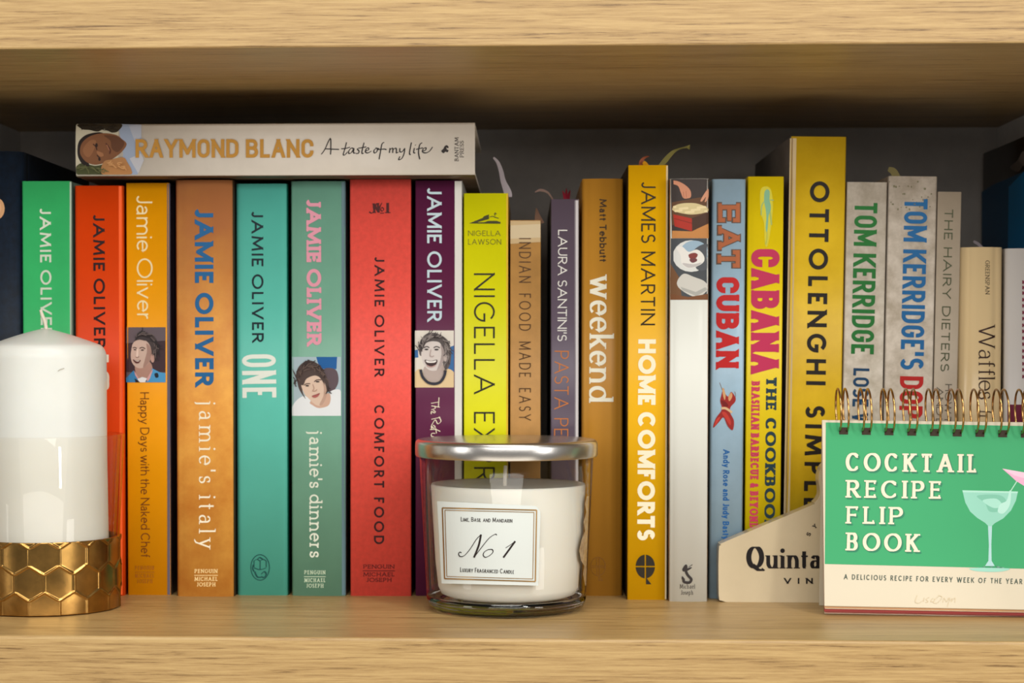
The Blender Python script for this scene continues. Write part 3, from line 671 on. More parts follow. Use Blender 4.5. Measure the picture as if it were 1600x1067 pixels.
# -- lime
b, f = standing('lime', 'lime yellow book with thin dark capitals, behind the jar candle', 724.5, 794, 302, 931, M('lime_board', (222, 220, 10), .42, var=.05, vscale=9), right=M('golden_edge', (196, 150, 40), .45), rc=.001)
strip(b, f, (791.2, 793.8), (791.2, 793.8), 303, 930, (216, 178, 44), 'golden strip on the right edge of the spine')
letters(b, 'title_lettering', f, [('NIGELLA EXPRESS', (740.6, 427), (740.6, 832), 32.5, dict(wt=.085, track=.24, space=.62))], (40, 38, 26))
letters(b, 'author_lettering', f, [('NIGELLA', (731.5, 368.5), (782, 368.5), 8.3, dict(wt=.1, track=.2)), ('LAWSON', (731.5, 382), (783, 382), 8.5, dict(wt=.1, track=.2))], (98, 96, 20))
bm = bmesh.new()
for p in ([(733, 349), (748, 343), (758, 339), (764, 336), (764, 342), (750, 346), (745, 347.5), (782, 346.5), (782, 349.5)], [(753, 342), (756, 338), (764, 335), (763, 341)], [(757, 347), (763, 345), (776, 345), (782, 347)]): add_poly(bm, f, p, .0002)
pen_bm(f, [[(765, 339), (770, 338), (775, 340), (779, 341)], [(774, 332), (773, 337)], [(772, 334), (776, 334)]], 1.4, .0002, bm)
printed(b, 'cover_ornament', bm, f, ink((60, 58, 20)))
ribbon(b, 'ribbon_marker', [(771, 246), (778, 254), (783, 268), (786, 282), (793, 300), (794, 308)], [3, 5, 7, 8, 12, 12], f.Y + .02, (186, 176, 184), 'pale lilac ribbon end')
# -- small tan
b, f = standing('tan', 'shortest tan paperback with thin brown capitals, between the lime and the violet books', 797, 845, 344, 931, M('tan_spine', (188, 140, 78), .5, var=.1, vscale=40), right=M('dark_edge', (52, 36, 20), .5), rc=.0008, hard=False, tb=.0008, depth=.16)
art(b, 'spine_band', f, [((188, 162, 120), 'p', [(797.5, 345), (844.5, 345), (844.5, 378), (797.5, 381)]), ((198, 180, 146), 'p', [(797.5, 352), (844.5, 350), (844.5, 371), (797.5, 373)])], label='pale band at the top of the spine')
letters(b, 'title_lettering', f, [('INDIAN FOOD MADE EASY', (811, 372), (811, 657), 18.5, dict(wt=.085, track=.26, space=.66, upm=True))], (80, 52, 24))
ribbon(b, 'page_marker', [(843, 350), (840, 338), (838, 325)], [16, 9, 1.5], f.Y + .022, (150, 116, 96), 'brown paper tab', .001)
ribbon(b, 'page_marker', [(836, 300), (845, 297), (856, 301), (864, 312)], [1.5, 4, 3, 2], f.Y + .03, (190, 160, 148), 'thin pink paper strip', .006)
# -- violet grey
b, f = standing('violet', 'narrow violet-grey book with thin white and copper capitals and a red ribbon', 860, 904, 311, 931, M('violet_grey_jacket', (94, 82, 96), .3), left=M('speckled_leather', (74, 68, 58), .6, col2=(34, 30, 26), vscale=420), right=M('silver_edge', (190, 186, 186), .25), rc=.0013)
letters(b, 'author_lettering', f, [("LAURA SANTINI'S", (872, 359), (871, 533), 14.5, dict(wt=.115, track=.14, space=.4))], (216, 214, 208))
letters(b, 'title_lettering', f, [('PASTA PEC', (866.5, 548), (865.5, 703), 22.3, dict(wt=.075, track=.17, space=.45))], (188, 112, 56))
art(b, 'spine_edge', f, [((196, 192, 194), 'p', [(899.5, 313), (903.5, 313), (903.5, 929), (899.5, 929)]), ((120, 112, 118), 'p', [(897.5, 313), (899.5, 313), (899.5, 929), (897.5, 929)])], label='silvery edge of the dust jacket')
for i, (x0, y0, x1, y1) in enumerate(((884, 311, 879, 298), (885, 311, 885, 294), (887, 311, 891, 297), (886, 311, 888, 303))):
    ribbon(b, 'ribbon_marker', [(x0, y0 + 3), ((x0 + x1) / 2, (y0 + y1) / 2), (x1, y1)], [6, 4, 1], f.Y + .012 + i * .0012, (128, 14, 38), 'frayed dark red ribbon', .001)
# -- caramel
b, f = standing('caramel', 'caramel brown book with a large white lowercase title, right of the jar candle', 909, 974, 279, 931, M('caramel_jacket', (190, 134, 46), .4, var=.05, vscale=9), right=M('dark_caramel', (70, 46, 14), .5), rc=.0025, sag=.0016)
letters(b, 'author_lettering', f, [('Matt Tebbutt', (936.7, 311), (936.7, 409), 11, dict(wt=.17, track=.17, space=.4))], (50, 32, 8))
letters(b, 'title_lettering', f, [('weekend', (922, 429), (920.5, 629), 38, dict(wt=.155, con=.42, ser=.055, st=.05, track=.06))], (230, 226, 206))
def q_mark(parent, face, cx, cy, rx, ry, col, solid):
    bm = bmesh.new(); g = rx * .07
    if solid:
        for sx in (-1, 1):
            for sy in (-1, 1):
                pts = [(cx + sx * g, cy + sy * g)] + [(cx + sx * max(g, rx * math.cos(i * math.pi / 20)), cy + sy * max(g, ry * math.sin(i * math.pi / 20))) for i in range(11)]
                add_poly(bm, face, pts, .0002)
        add_poly(bm, face, [(cx + g, cy + ry * .9), (cx + rx * .16, cy + ry), (cx + rx * .62, cy + ry * 1.5), (cx + g, cy + ry * 1.5)], .0002)
    else:
        for l in ([(cx + rx * math.cos(i * math.pi / 12), cy + ry * math.sin(i * math.pi / 12)) for i in range(25)], [(cx - 2, cy - ry), (cx - 2, cy + ry)], [(cx + 2, cy - ry), (cx + 2, cy + ry)], [(cx - rx, cy - 1), (cx + rx, cy - 1)], [(cx - rx, cy + 1.5), (cx + rx, cy + 1.5)], [(cx + 1, cy + ry), (cx + 1, cy + ry * 1.5), (cx + rx * .62, cy + ry * 1.5), (cx + 2, cy + ry * 1.1)]):
            for q in stroke_quads(l, lambda a, c: .9): add_poly(bm, face, q, .0002)
    return printed(parent, 'publisher_mark', bm, face, ink(col))
q_mark(b, f, 934.5, 885, 11.5, 14.5, (126, 82, 24), False)
# -- golden yellow
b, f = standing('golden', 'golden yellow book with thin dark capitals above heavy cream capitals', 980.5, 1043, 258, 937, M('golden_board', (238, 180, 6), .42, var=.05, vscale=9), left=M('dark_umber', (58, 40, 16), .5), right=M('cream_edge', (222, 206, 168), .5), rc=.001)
strip(b, f, (1041, 1043.6), (1039, 1041.5), 259, 936, (222, 206, 168), 'cream strip on the right edge of the spine')
letters(b, 'author_lettering', f, [('JAMES MARTIN', (1002.2, 284), (1001.2, 508), 22.3, dict(wt=.11, track=.19, space=.42, upm=True))], (46, 34, 8))
letters(b, 'title_lettering', f, [('HOME COMFORTS', (997.3, 530), (995.5, 844), 27.5, dict(wt=.25, track=.1, space=.3, upm=True))], (238, 230, 200))
q_mark(b, f, 1008.3, 885, 15, 18.5, (40, 34, 24), True)
ribbon(b, 'ribbon_marker', [(1004, 262), (1002, 254), (1006, 247), (1014, 244)], [9, 7, 4, 1.5], f.Y + .012, (164, 92, 62), 'rust ribbon end', .001)
ribbon(b, 'ribbon_marker', [(1012, 262), (1008, 256), (1005, 253)], [7, 7, 5], f.Y + .010, (214, 150, 10), 'yellow ribbon end', .001)
ribbon(b, 'ribbon_marker', [(1030, 262), (1040, 250), (1050, 239), (1060, 233), (1072, 230), (1078, 230)], [7, 8, 6, 2.5, 3, 8], f.Y + .014, (132, 124, 66), 'olive ribbon end')
# -- white jacket with food photos
b, f = standing('white', 'white book with two food photographs at the top of its spine', 1046, 1107, 279, 940, M('white_jacket', (220, 222, 214), .32), left=M('wood_photo_left', (176, 116, 60), .4, col2=(46, 38, 30), vscale=24), right=M('wood_photo_right', (210, 166, 96), .4, col2=(120, 116, 118), vscale=22), rc=.0016, sag=.0012)
nuts = [((226, 210, 164), 'e', [(215 + (i * 37) % 195, 368 + (i * 23) % 38), (11, 7)]) for i in range(26)]
art(b, 'food_photo', f, [
 ((58, 50, 48), 'p', [(190, 195), (427, 195), (427, 562), (198, 562)]), ((96, 66, 44), 'p', [(197, 340), (426, 300), (426, 480), (198, 480)]),
 ((198, 136, 106), 'b', [(204, 206), (240, 212), (285, 238), (312, 270), (314, 306), (296, 316), (268, 314), (252, 280), (236, 240), (206, 226)]), ((170, 108, 82), 'l', [(284, 270), (286, 310)], 4), ((170, 108, 82), 'l', [(268, 275), (270, 312)], 4),
 ((204, 146, 116), 'b', [(425, 256), (402, 280), (374, 328), (384, 334), (408, 306), (400, 336), (412, 332), (427, 300)]),
 ((190, 130, 72), 'p', [(200, 515), (320, 520), (425, 468), (426, 562), (198, 562)]), ((168, 48, 34), 'p', [(206, 414), (320, 440), (322, 520), (214, 488)]), ((72, 48, 36), 'p', [(320, 438), (426, 400), (426, 470), (322, 518)]),
 ((120, 40, 28), 'l', [(212, 440), (320, 470)], 4), ((206, 190, 142), 'b', [(200, 385), (220, 358), (270, 346), (340, 346), (400, 364), (426, 385), (400, 404), (320, 416), (240, 404)])] + nuts, 1000, 230, 3.953, box=(192, 195, 426, 562))
art(b, 'food_photo', f, [
 ((70, 74, 78), 'p', [(192, 563), (427, 563), (421, 942), (186, 942)]), ((112, 78, 50), 'p', [(190, 720), (240, 800), (260, 942), (186, 942)]),
 ((212, 214, 210), 'e', [(316, 672), (113, 98)]), ((150, 176, 194), 'e', [(336, 650), (88, 74)]), ((80, 84, 90), 'b', [(330, 640), (424, 600), (424, 740), (350, 752)]),
 ((224, 222, 216), 'b', [(225, 620), (262, 615), (300, 646), (352, 632), (392, 664), (396, 704), (356, 734), (300, 748), (258, 720), (250, 668)]), ((128, 60, 56), 'b', [(300, 664), (334, 652), (356, 662), (346, 684), (312, 690)]), ((108, 62, 66), 'b', [(306, 692), (344, 686), (352, 702), (322, 714)]), ((188, 184, 182), 'b', [(262, 716), (330, 722), (380, 712), (352, 734), (298, 744)]),
 ((198, 196, 188), 'b', [(228, 836), (268, 782), (330, 800), (404, 832), (418, 880), (350, 926), (258, 884)]), ((166, 166, 160), 'p', [(262, 884), (350, 920), (416, 880), (408, 862), (344, 894), (250, 862)]), ((116, 74, 44), 'p', [(186, 905), (300, 925), (421, 905), (421, 942), (186, 942)]),
], 1000, 230, 3.953, box=(188, 563, 424, 942))
bm = bmesh.new()
for l in ([(1072, 886), (1072, 893), (1075, 899), (1080, 905), (1077, 910), (1069, 909), (1068, 904)],): 
    for q in stroke_quads(catmull(l, 6), lambda a, c: 4.2): add_poly(bm, f, q, .0002)
for p in ([(1066, 889), (1071, 882), (1074, 884), (1073, 890), (1068, 893)], [(1072, 889), (1080, 886), (1080, 888), (1073, 892)], [(1066, 900), (1070, 905), (1068, 908), (1065, 904)]): add_poly(bm, f, catmull(p, 4, True), .0002)
pen_bm(f, [[(1076, 886), (1082, 882)], [(1069, 884), (1072, 882)]], 1.8, .0002, bm)
SER = dict(wt=.09, con=.5, ser=.06, st=.05, track=.1)
letter_bm(f, [('Michael', (1062, 919.5), (1086, 919.5), 7, SER), ('Joseph', (1063.5, 929), (1083, 929), 7, SER)], .00018, 0, bm)
printed(b, 'publisher_mark', bm, f, ink((52, 46, 44)))
# -- pale blue
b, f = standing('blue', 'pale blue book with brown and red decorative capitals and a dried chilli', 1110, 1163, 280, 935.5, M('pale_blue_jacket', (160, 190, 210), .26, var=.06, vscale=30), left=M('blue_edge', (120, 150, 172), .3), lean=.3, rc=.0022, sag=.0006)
EAT = dict(wt=.19, ser=.085, st=.17, track=.06)
letters(b, 'lettering_outline', f, [('E', (1120, 316.5), (1120, 351.5), 38, dict(wt=.25, ser=.1, st=.21)), ('A', (1120, 352), (1120, 391.5), 38, dict(wt=.25, ser=.1, st=.21)), ('T', (1119, 386.5), (1119, 422.5), 39, dict(wt=.25, ser=.1, st=.21))], (96, 78, 66), .00014)
letters(b, 'title_lettering', f, [('E', (1122, 318.5), (1122, 349.5), 34, EAT), ('A', (1122, 354), (1122, 389.5), 34, EAT), ('T', (1121, 388.5), (1121, 420.5), 35, EAT)], (170, 96, 58), .0004)
letters(b, 'title_lettering', f, [('CUBAN', (1119.5, 433), (1118.5, 575), 36, dict(wt=.25, ser=.02, st=.13, track=.06, cond=True))], (186, 28, 28))
letters(b, 'author_lettering', f, [('Andy Rose and Judy Bastyra', (1130, 702), (1129, 853), 10, dict(wt=.19, con=.8, track=.12, space=.34))], (22, 92, 158))
art(b, 'chilli_picture', f, [
 ((124, 92, 70), 'l', [(492, 505), (512, 560), (530, 600)], 3), ((112, 84, 66), 'l', [(585, 560), (590, 590), (570, 620)], 3),
 ((150, 36, 30), 'b', [(495, 620), (502, 585), (516, 540), (528, 575), (545, 590), (564, 562), (590, 598), (586, 625), (560, 655), (556, 690), (580, 740), (572, 798), (540, 772), (516, 720), (488, 748), (452, 784), (468, 726), (505, 670)]),
 ((206, 158, 108), 'b', [(508, 545), (516, 540), (528, 578), (524, 612), (514, 590)]), ((206, 150, 104), 'b', [(545, 592), (564, 566), (570, 590), (552, 620)]), ((188, 56, 44), 'b', [(505, 690), (530, 690), (560, 740), (556, 768), (528, 726)]), ((112, 22, 20), 'b', [(500, 615), (530, 625), (545, 650), (515, 650)]),
 ((214, 178, 134), 'l', [(502, 664), (530, 664), (568, 690)], 14), ((198, 62, 50), 'b', [(470, 735), (495, 715), (482, 745), (458, 776)]),
], 1000, 470, 3.953)
# -- yellow and crimson
b, f = standing('cabana', 'yellow book with fat crimson capitals and a dripping green mark', 1165.5, 1222, 276, 934, M('yellow_jacket', (236, 208, 16), .4, var=.05, vscale=12), right=M('brown_edge', (110, 70, 24), .5), lean=.3, rc=.001)
letters(b, 'title_lettering', f, [('CABANA', (1174, 389), (1173, 584), 44, dict(wt=.27, con=.85, ser=.015, st=.1, track=.05, cond=True, phi=0))], (186, 44, 84))
letters(b, 'subtitle_lettering', f, [('BRASILIAN BARBECUE & BEYOND', (1174.3, 595), (1171, 826), 13, dict(wt=.24, con=.75, ser=.07, st=.13, track=.07, space=.3, phi=0))], (198, 56, 88))
letters(b, 'subtitle_lettering', f, [('THE COOKBOOK', (1197.3, 588), (1194, 830), 16.3, dict(wt=.34, con=.45, ser=.09, st=.16, track=.12, space=.55, phi=0))], (28, 56, 66))
art(b, 'cover_ornament', f, [((206, 196, 52), 'b', [(745, 262), (800, 250), (820, 330), (815, 450), (790, 600), (772, 600), (765, 470), (745, 400)]),
 ((126, 176, 140), 'b', [(766, 320), (770, 275), (786, 260), (801, 275), (800, 325), (808, 360), (806, 395), (795, 420), (790, 480), (784, 530), (776, 500), (780, 430), (775, 380), (768, 345)]), ((150, 180, 116), 'l', [(768, 335), (752, 362), (748, 420)], 7), ((150, 180, 116), 'l', [(802, 325), (826, 328)], 6), ((160, 180, 100), 'l', [(804, 400), (812, 480)], 9), ((176, 184, 84), 'l', [(784, 520), (784, 560), (776, 600)], 6)], 1000, 230, 3.953)
# -- tallest yellow
b, f = standing('tallyellow', 'tallest yellow book with widely spaced dark capitals', 1229, 1315.5, 214, 932, M('warm_yellow_board', (240, 202, 46), .4, col2=(208, 168, 22), vscale=10), left=M('slate_board', (132, 126, 122), .5, var=.12, vscale=40), right=M('yellow_edge', (206, 164, 24), .45), lean=.75, rc=.0011)
art(b, 'spine_edge', f, [((202, 180, 138), 'p', [(1234.5, 216), (1244.5, 216), (1231.5, 929), (1222.5, 929)]), ((150, 122, 84), 'l', [(1238, 216), (1226, 929)], 1.6)], label='cream strip along the left edge of the spine')
letters(b, 'title_lettering', f, [('OTTOLENGHI SIMPLE', (1265.8, 283), (1255.5, 795), 30.5, dict(wt=.2, track=.34, space=.72))], (28, 20, 14))
# -- grey with green
dirty = M('soiled_grey_cloth', (218, 210, 196), .8, col2=(184, 174, 156), vscale=90)
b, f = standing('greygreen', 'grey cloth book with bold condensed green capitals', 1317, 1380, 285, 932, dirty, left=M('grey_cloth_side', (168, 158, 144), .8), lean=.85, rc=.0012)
letters(b, 'author_lettering', f, [('TOM KERRIDGE', (1335.5, 316), (1329.6, 553), 35.5, dict(wt=.17, track=.1, space=.24, cond=True))], (30, 112, 46))
letters(b, 'title_lettering', f, [('LOSE W', (1333.5, 575), (1330.7, 667), 25, dict(wt=.17, track=.1, space=.3, cond=True))], (18, 62, 96))
# -- grey with blue
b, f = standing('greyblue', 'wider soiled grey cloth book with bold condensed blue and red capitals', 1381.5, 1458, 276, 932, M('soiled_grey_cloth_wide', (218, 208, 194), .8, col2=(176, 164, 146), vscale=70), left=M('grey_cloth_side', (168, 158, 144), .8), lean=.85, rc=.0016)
letters(b, 'author_lettering', f, [("TOM KERRIDGE'S", (1413.3, 310), (1406.6, 577), 36.2, dict(wt=.17, track=.1, space=.24, cond=True))], (24, 98, 154))
letters(b, 'title_lettering', f, [('DOP', (1406.3, 587.5), (1404.7, 653), 36.5, dict(wt=.18, track=.09, cond=True))], (178, 28, 24))
specks = [((120, 116, 88), 'e', [(1390 + (i * 29) % 66, 284 + (i * i * 7) % 44), (.7 + (i % 4) * .35, .8 + (i % 3) * .5)]) for i in range(26)]
art(b, 'stain', f, specks, label='dark specks of dirt near the top')
ribbon(b, 'page_marker', [(1402, 279), (1396, 268), (1388, 264)], [12, 11, 7], f.Y + .02, (150, 140, 92), 'greenish paper tab', .001)
# -- thin grey
b, f = standing('thingrey', 'thin grey paperback with faint grey-green capitals', 1459, 1496, 300, 932, M('thin_grey_spine', (186, 172, 152), .45, var=.06, vscale=30), lean=.85, rc=.0006, hard=False, tb=.0008, depth=.17)
letters(b, 'author_lettering', f, [('THE HAIRY DIETERS', (1476, 327), (1469.3, 580), 13.3, dict(wt=.13, track=.3, space=.62, upm=True))], (76, 82, 56))
letters(b, 'title_lettering', f, [('HOW TO', (1477, 600), (1475, 676), 10.5, dict(wt=.12, track=.14, space=.35)), ('AND L', (1463.5, 605), (1462, 662), 10.5, dict(wt=.12, track=.14, space=.35))], (84, 76, 64))
# -- cream, rounded
b, f = standing('cream', 'short cream book with a shiny rounded spine and a dark serif title', 1499.5, 1568, 386, 932, M('cream_gloss', (232, 206, 158), .22), rc=.005, sag=.0022, depth=.15)
letters(b, 'title_lettering', f, [('Waffles', (1529, 507), (1529, 624), 27, dict(wt=.09, con=.5, ser=.05, st=.04, track=.03)), ('fr', (1531, 640), (1530.6, 654), 18, dict(wt=.09, con=.5, ser=.07, st=.05, track=.08))], (58, 34, 30))
letters(b, 'author_lettering', f, [('GREENSPAN', (1539.5, 407), (1539.5, 460), 6.8, dict(wt=.13, con=.6, ser=.07, st=.07, track=.1))], (60, 44, 32))
ribbon(b, 'page_marker', [(1536, 388), (1528, 381), (1521, 377)], [4, 5, 4], f.Y + .02, (140, 132, 138), 'grey paper strip', .001)
# -- white at the right edge
b, f = standing('whiteright', 'short white book with maroon lettering at the right edge', 1571, 1640, 388, 932, M('white_right_jacket', (212, 208, 204), .35), rc=.0035, sag=.001, depth=.15)
bm = bmesh.new(); yy = 438
while yy < 586:
    hgt = (5, 8, 7, 9)[int(yy) % 4]
    add_poly(bm, f, [(1597, yy), (1599.4, yy), (1599.4, yy + 5.5), (1597, yy + 5.5)], .0002)
    add_poly(bm, f, [(1599.4, yy + 1.4), (1609, yy + 1.4), (1609, yy + 4), (1599.4, yy + 4)], .0002)
    yy += hgt + 1.5
printed(b, 'title_lettering', bm, f, ink((122, 40, 62)))
art(b, 'cover_ornament', f, [((112, 26, 56), 'p', [(1575, 632), (1636, 632), (1636, 660), (1575, 660)])])
# -- tall dark book against the right panel
b, f = standing('darkright', 'tall dark brown and blue book against the right side panel', 1652, 1686, 190, 932, M('dark_photo_spine', (40, 30, 26), .35), left=M('dark_photo_cover', (44, 32, 26), .3, col2=(24, 18, 16), vscale=30), rc=.001, depth=.19)
X0 = at(1652, 600, f.Y).x
g = Face(lambda px, py, e: at_plane(px, py, Vector((X0 - e, 0, 0)), Vector((1, 0, 0))))
art(b, 'cover_picture', g, [((14, 80, 126), 'p', [(1534, 300), (1552, 288), (1572, 280), (1600, 268), (1648, 246), (1648, 520), (1534, 470)]), ((14, 132, 200), 'p', [(1576, 292), (1600, 268), (1648, 248), (1648, 520), (1574, 440)]), ((96, 84, 74), 'b', [(1578, 262), (1590, 250), (1598, 236), (1602, 246), (1592, 268)]), ((118, 106, 96), 'b', [(1592, 250), (1600, 236), (1612, 238), (1606, 262)])])

# ------------------------------------------------------------------ white biography lying across the row
zb = max(TOPS[k] for k in ('ochre', 'red', 'purple', 'sage', 'orange', 'teal', 'redorange', 'green')) + 0.0003
YB = 0.1735 - 0.030
BX0, BX1 = at(118, 232, YB).x, at(742, 232, YB).x
TB = at(430, 192, YB).z - zb
b = thing('biography', 'white hardback with gold capitals lying flat across the tops of the books', 'book', ((BX0 + BX1) / 2, YB, zb))
bf = lambda a, y, h: Vector((BX0 + h, YB + y, zb + a))
BW = M('off_white_jacket', (216, 208, 196), .35, var=.03, vscale=40)
book_parts(b, TB, BX1 - BX0, .156, [BW, M('biography_underside', (92, 72, 54), .5), BW], bf, sag=.0012, rc=.0022, tb=.0025, inset=.004)
def bfn(px, py, e):
    p = at(px, py, YB); p.y = YB + spine_y(min(max(p.z - zb, .0003), TB - .0003), TB, .0022, .0012) - e; return p
f = Face(bfn, (1, 3.0))
letters(b, 'author_lettering', f, [('RAYMOND BLANC', (212, 246.5), (490, 246.5), 29, dict(wt=.185, track=.1, space=.3, cond=True))], (188, 136, 48), e=.0005, rough=.4)
hw = [  # handwriting, read from a four-times enlargement
 [(408, 965), (430, 935), (464, 866), (468, 930), (466, 966)], [(430, 930), (468, 932), (520, 934)],
 [(566, 890), (556, 930), (546, 965), (556, 968), (572, 950)], [(532, 930), (560, 928), (588, 920)],
 [(612, 930), (596, 926), (580, 945), (582, 960), (598, 952), (612, 930), (610, 955), (622, 956)],
 [(648, 924), (634, 932), (644, 944), (640, 958), (624, 960)], [(676, 892), (666, 930), (662, 958), (674, 958)], [(648, 926), (690, 918)],
 [(684, 944), (704, 936), (702, 924), (690, 930), (684, 950), (700, 956), (722, 944)],
 [(752, 926), (738, 940), (740, 956), (754, 950), (760, 932), (752, 926), (770, 930)], [(802, 890), (788, 900), (778, 950), (770, 996)], [(758, 936), (800, 932), (816, 936)],
 [(838, 926), (834, 956)], [(838, 936), (852, 926), (856, 936), (854, 956)], [(856, 936), (872, 926), (878, 936), (878, 956), (890, 950)],
 [(900, 926), (900, 948), (914, 948), (930, 928)], [(930, 926), (926, 960), (912, 990), (892, 998), (900, 978)],
 [(972, 890), (964, 930), (960, 962), (968, 966)], [(990, 926), (986, 954), (996, 956)], [(996, 906), (998, 908)],
 [(1040, 892), (1024, 905), (1016, 950), (1024, 996)], [(1000, 934), (1044, 924)], [(1036, 946), (1060, 938), (1062, 924), (1046, 930), (1042, 950), (1062, 956), (1086, 944), (1104, 918)]]
printed(b, 'title_lettering', pen_bm(f, [tr(l, 400, 0, 4) for l in hw], 2.0, nib=.5), f, ink((44, 40, 40)))
bm = bmesh.new()
for p in ([(1158, 944), (1172, 930), (1178, 916), (1192, 908), (1204, 918), (1200, 926), (1190, 922), (1194, 934), (1204, 940), (1196, 952), (1184, 948), (1172, 958)],): add_poly(bm, f, catmull(tr(p, 400, 0, 4), 4, True), .0002)
TS = dict(wt=.14, con=.5, ser=.08, st=.07, track=.1)
letter_bm(f, [('BANTAM', (716.5, 252), (716.5, 214.5), 6, TS), ('PRESS', (724.5, 246), (724.5, 220), 6, TS)], .0002, 0, bm)
printed(b, 'publisher_mark', bm, f, ink((48, 42, 40)))
art(b, 'portrait_photo', f, [
 ((196, 190, 168), 'p', [(474, 772), (740, 772), (740, 1090), (474, 1090)]),
 ((152, 166, 190), 'p', [(735, 772), (880, 776), (884, 860), (868, 930), (900, 1000), (856, 1090), (760, 1090), (770, 960), (750, 850)]), ((176, 182, 196), 'p', [(800, 776), (880, 776), (884, 850), (850, 900)]), ((186, 188, 196), 'p', [(810, 990), (880, 960), (900, 1000), (862, 1084)]),
 ((54, 46, 34), 'b', [(478, 775), (560, 770), (750, 770), (738, 818), (700, 828), (650, 806), (610, 822), (560, 812), (510, 806)]),
 ((70, 74, 44), 'b', [(478, 1040), (520, 1018), (590, 1036), (660, 1030), (670, 1088), (560, 1092), (478, 1088)]),
 ((36, 26, 22), 'b', [(484, 940), (494, 884), (540, 842), (620, 826), (640, 850), (540, 960), (560, 1036), (516, 1026), (490, 985)]),
 ((126, 82, 52), 'b', [(500, 940), (514, 892), (562, 852), (640, 832), (722, 842), (764, 870), (792, 900), (770, 940), (724, 980), (664, 1014), (594, 1030), (540, 1012), (508, 975)]),
 ((146, 98, 64), 'b', [(520, 930), (560, 880), (600, 880), (590, 930), (560, 980), (530, 970)]), ((96, 60, 38), 'b', [(650, 846), (730, 852), (778, 894), (740, 950), (700, 930), (690, 880)]),
 ((64, 38, 26), 'l', [(582, 900), (600, 918), (606, 938)], 7), ((64, 38, 26), 'l', [(606, 970), (620, 984), (628, 1002)], 7), ((48, 28, 22), 'e', [(604, 908), (8, 13)]), ((48, 28, 22), 'e', [(622, 994), (7, 12)]),
 ((158, 108, 72), 'b', [(606, 945), (640, 955), (648, 972), (632, 980), (612, 966)]), ((84, 46, 34), 'l', [(662, 896), (676, 915), (690, 940), (686, 962)], 8), ((190, 130, 100), 'l', [(668, 905), (684, 940)], 3),
 ((176, 126, 78), 'b', [(648, 1014), (700, 996), (772, 984), (800, 1020), (822, 1064), (806, 1090), (640, 1090)]),
 ((40, 34, 26), 'h', [(490, 778), (560, 795), (640, 800), (720, 800)], 5, 40, 26), ((96, 98, 62), 'h', [(485, 1060), (540, 1045), (600, 1060), (650, 1060)], 5, 30, 22), ((200, 150, 98), 'h', [(660, 1030), (720, 1020), (780, 1050)], 6, 30, 14),
], 0, 0, 4, box=(474, 770, 904, 1090))

# ------------------------------------------------------------------ white pillar candle in a brass honeycomb holder
WAX = M('white_wax', (216, 218, 212), .34, sss=.25, var=.025, vscale=14)
fy = at_z(70, 965, 0.0).y
sc_ = FPX / (fy - CAM.y + 0.042); RB_ = 118 / sc_
PC = Vector((at(72, 800, fy + RB_).x, fy + RB_, 0.0))
def zpx(py, y=None): return at(72, py, PC.y if y is None else y).z
z_base = zpx(849, PC.y - RB_) ; z_rim = zpx(684, PC.y - RB_)
holder = thing('candle_holder', 'brass honeycomb candle holder with a clear glass cylinder, at the left end of the shelf', 'candle holder', PC)
BRASS = M('brass', (192, 148, 82), .22, metal=1.0, var=.2, vscale=60)
# honeycomb wall: flat facets between raised seams
bm = bmesh.new(); NC = 16; ncol, nrow = NC * 26, 104
cellw = 2 * math.pi * RB_ / NC; side = cellw / math.sqrt(3); pitch = side * 1.5
random.seed(3); tilt = {}
def hexd(u, z):
    best = None
    r0 = round(z / pitch)
    for r in (r0 - 1, r0, r0 + 1):
        off = 0.5 * (r % 2); c0 = round(u / cellw - off)
        for c in (c0 - 1, c0, c0 + 1):
            du, dz = u - (c + off) * cellw, z - r * pitch
            d = max(abs(du), abs(du) * 0.5 + abs(dz) * math.sqrt(3) / 2)
            if best is None or d < best[0]: best = (d, du, dz, (c % NC, r))
    return best
th0 = math.atan2(at_cyl(69, 914, PC, RB_).y - PC.y, at_cyl(69, 914, PC, RB_).x - PC.x)   # a seam seen at this place
zrow = zpx(913, PC.y - RB_)
grid = []
for j in range(nrow + 1):
    z = 0.0006 + (z_base - 0.0006) * j / nrow; row = []
    for i in range(ncol):
        a = 2 * math.pi * i / ncol; u = (a - th0) * RB_
        d, du, dz, key = hexd(u - cellw * .5, z - zrow)
        tx, tz = tilt.setdefault(key, (random.uniform(-.03, .03), random.uniform(-.02, .02)))
        e = cellw * .5 - d
        ridge = 0.0004 * math.exp(-(e / 0.00038) ** 2)
        face_r = RB_ + 0.35 * (RB_ / math.cos(min(abs(du) / RB_, .3)) - RB_) - 0.0009
        r = min(face_r + tx * du + tz * dz - 0.5 * 0.0001, RB_ - .0002) if e > 0.0003 else RB_ - .0004
        row.append(bm.verts.new((PC.x + (r + ridge) * math.cos(a), PC.y + (r + ridge) * math.sin(a), z)))
    grid.append(row)
for a, b2 in zip(grid, grid[1:]):
    for i in range(ncol): bm.faces.new((a[i], a[(i + 1) % ncol], b2[(i + 1) % ncol], b2[i]))
inner = []
for rr, z in ((RB_ - .003, z_base), (RB_ - .003, .004)):
    inner.append([bm.verts.new((PC.x + rr * math.cos(2 * math.pi * i / ncol), PC.y + rr * math.sin(2 * math.pi * i / ncol), z)) for i in range(ncol)])
for a, b2 in ((grid[-1], inner[0]), (inner[0], inner[1])):
    for i in range(ncol): bm.faces.new((a[i], a[(i + 1) % ncol], b2[(i + 1) % ncol], b2[i]))
bm.faces.new(inner[1]); bm.faces.new(grid[0][::-1])
obj('honeycomb_base', bm, BRASS, holder, smooth=True)
RT = (195 - 72) / (FPX / (PC.y - CAM.y)); RG = RB_ - .0034
GLASS_THIN = thin_glass('clear_glass', (0.97, 0.965, 0.95, 1), 1.0)
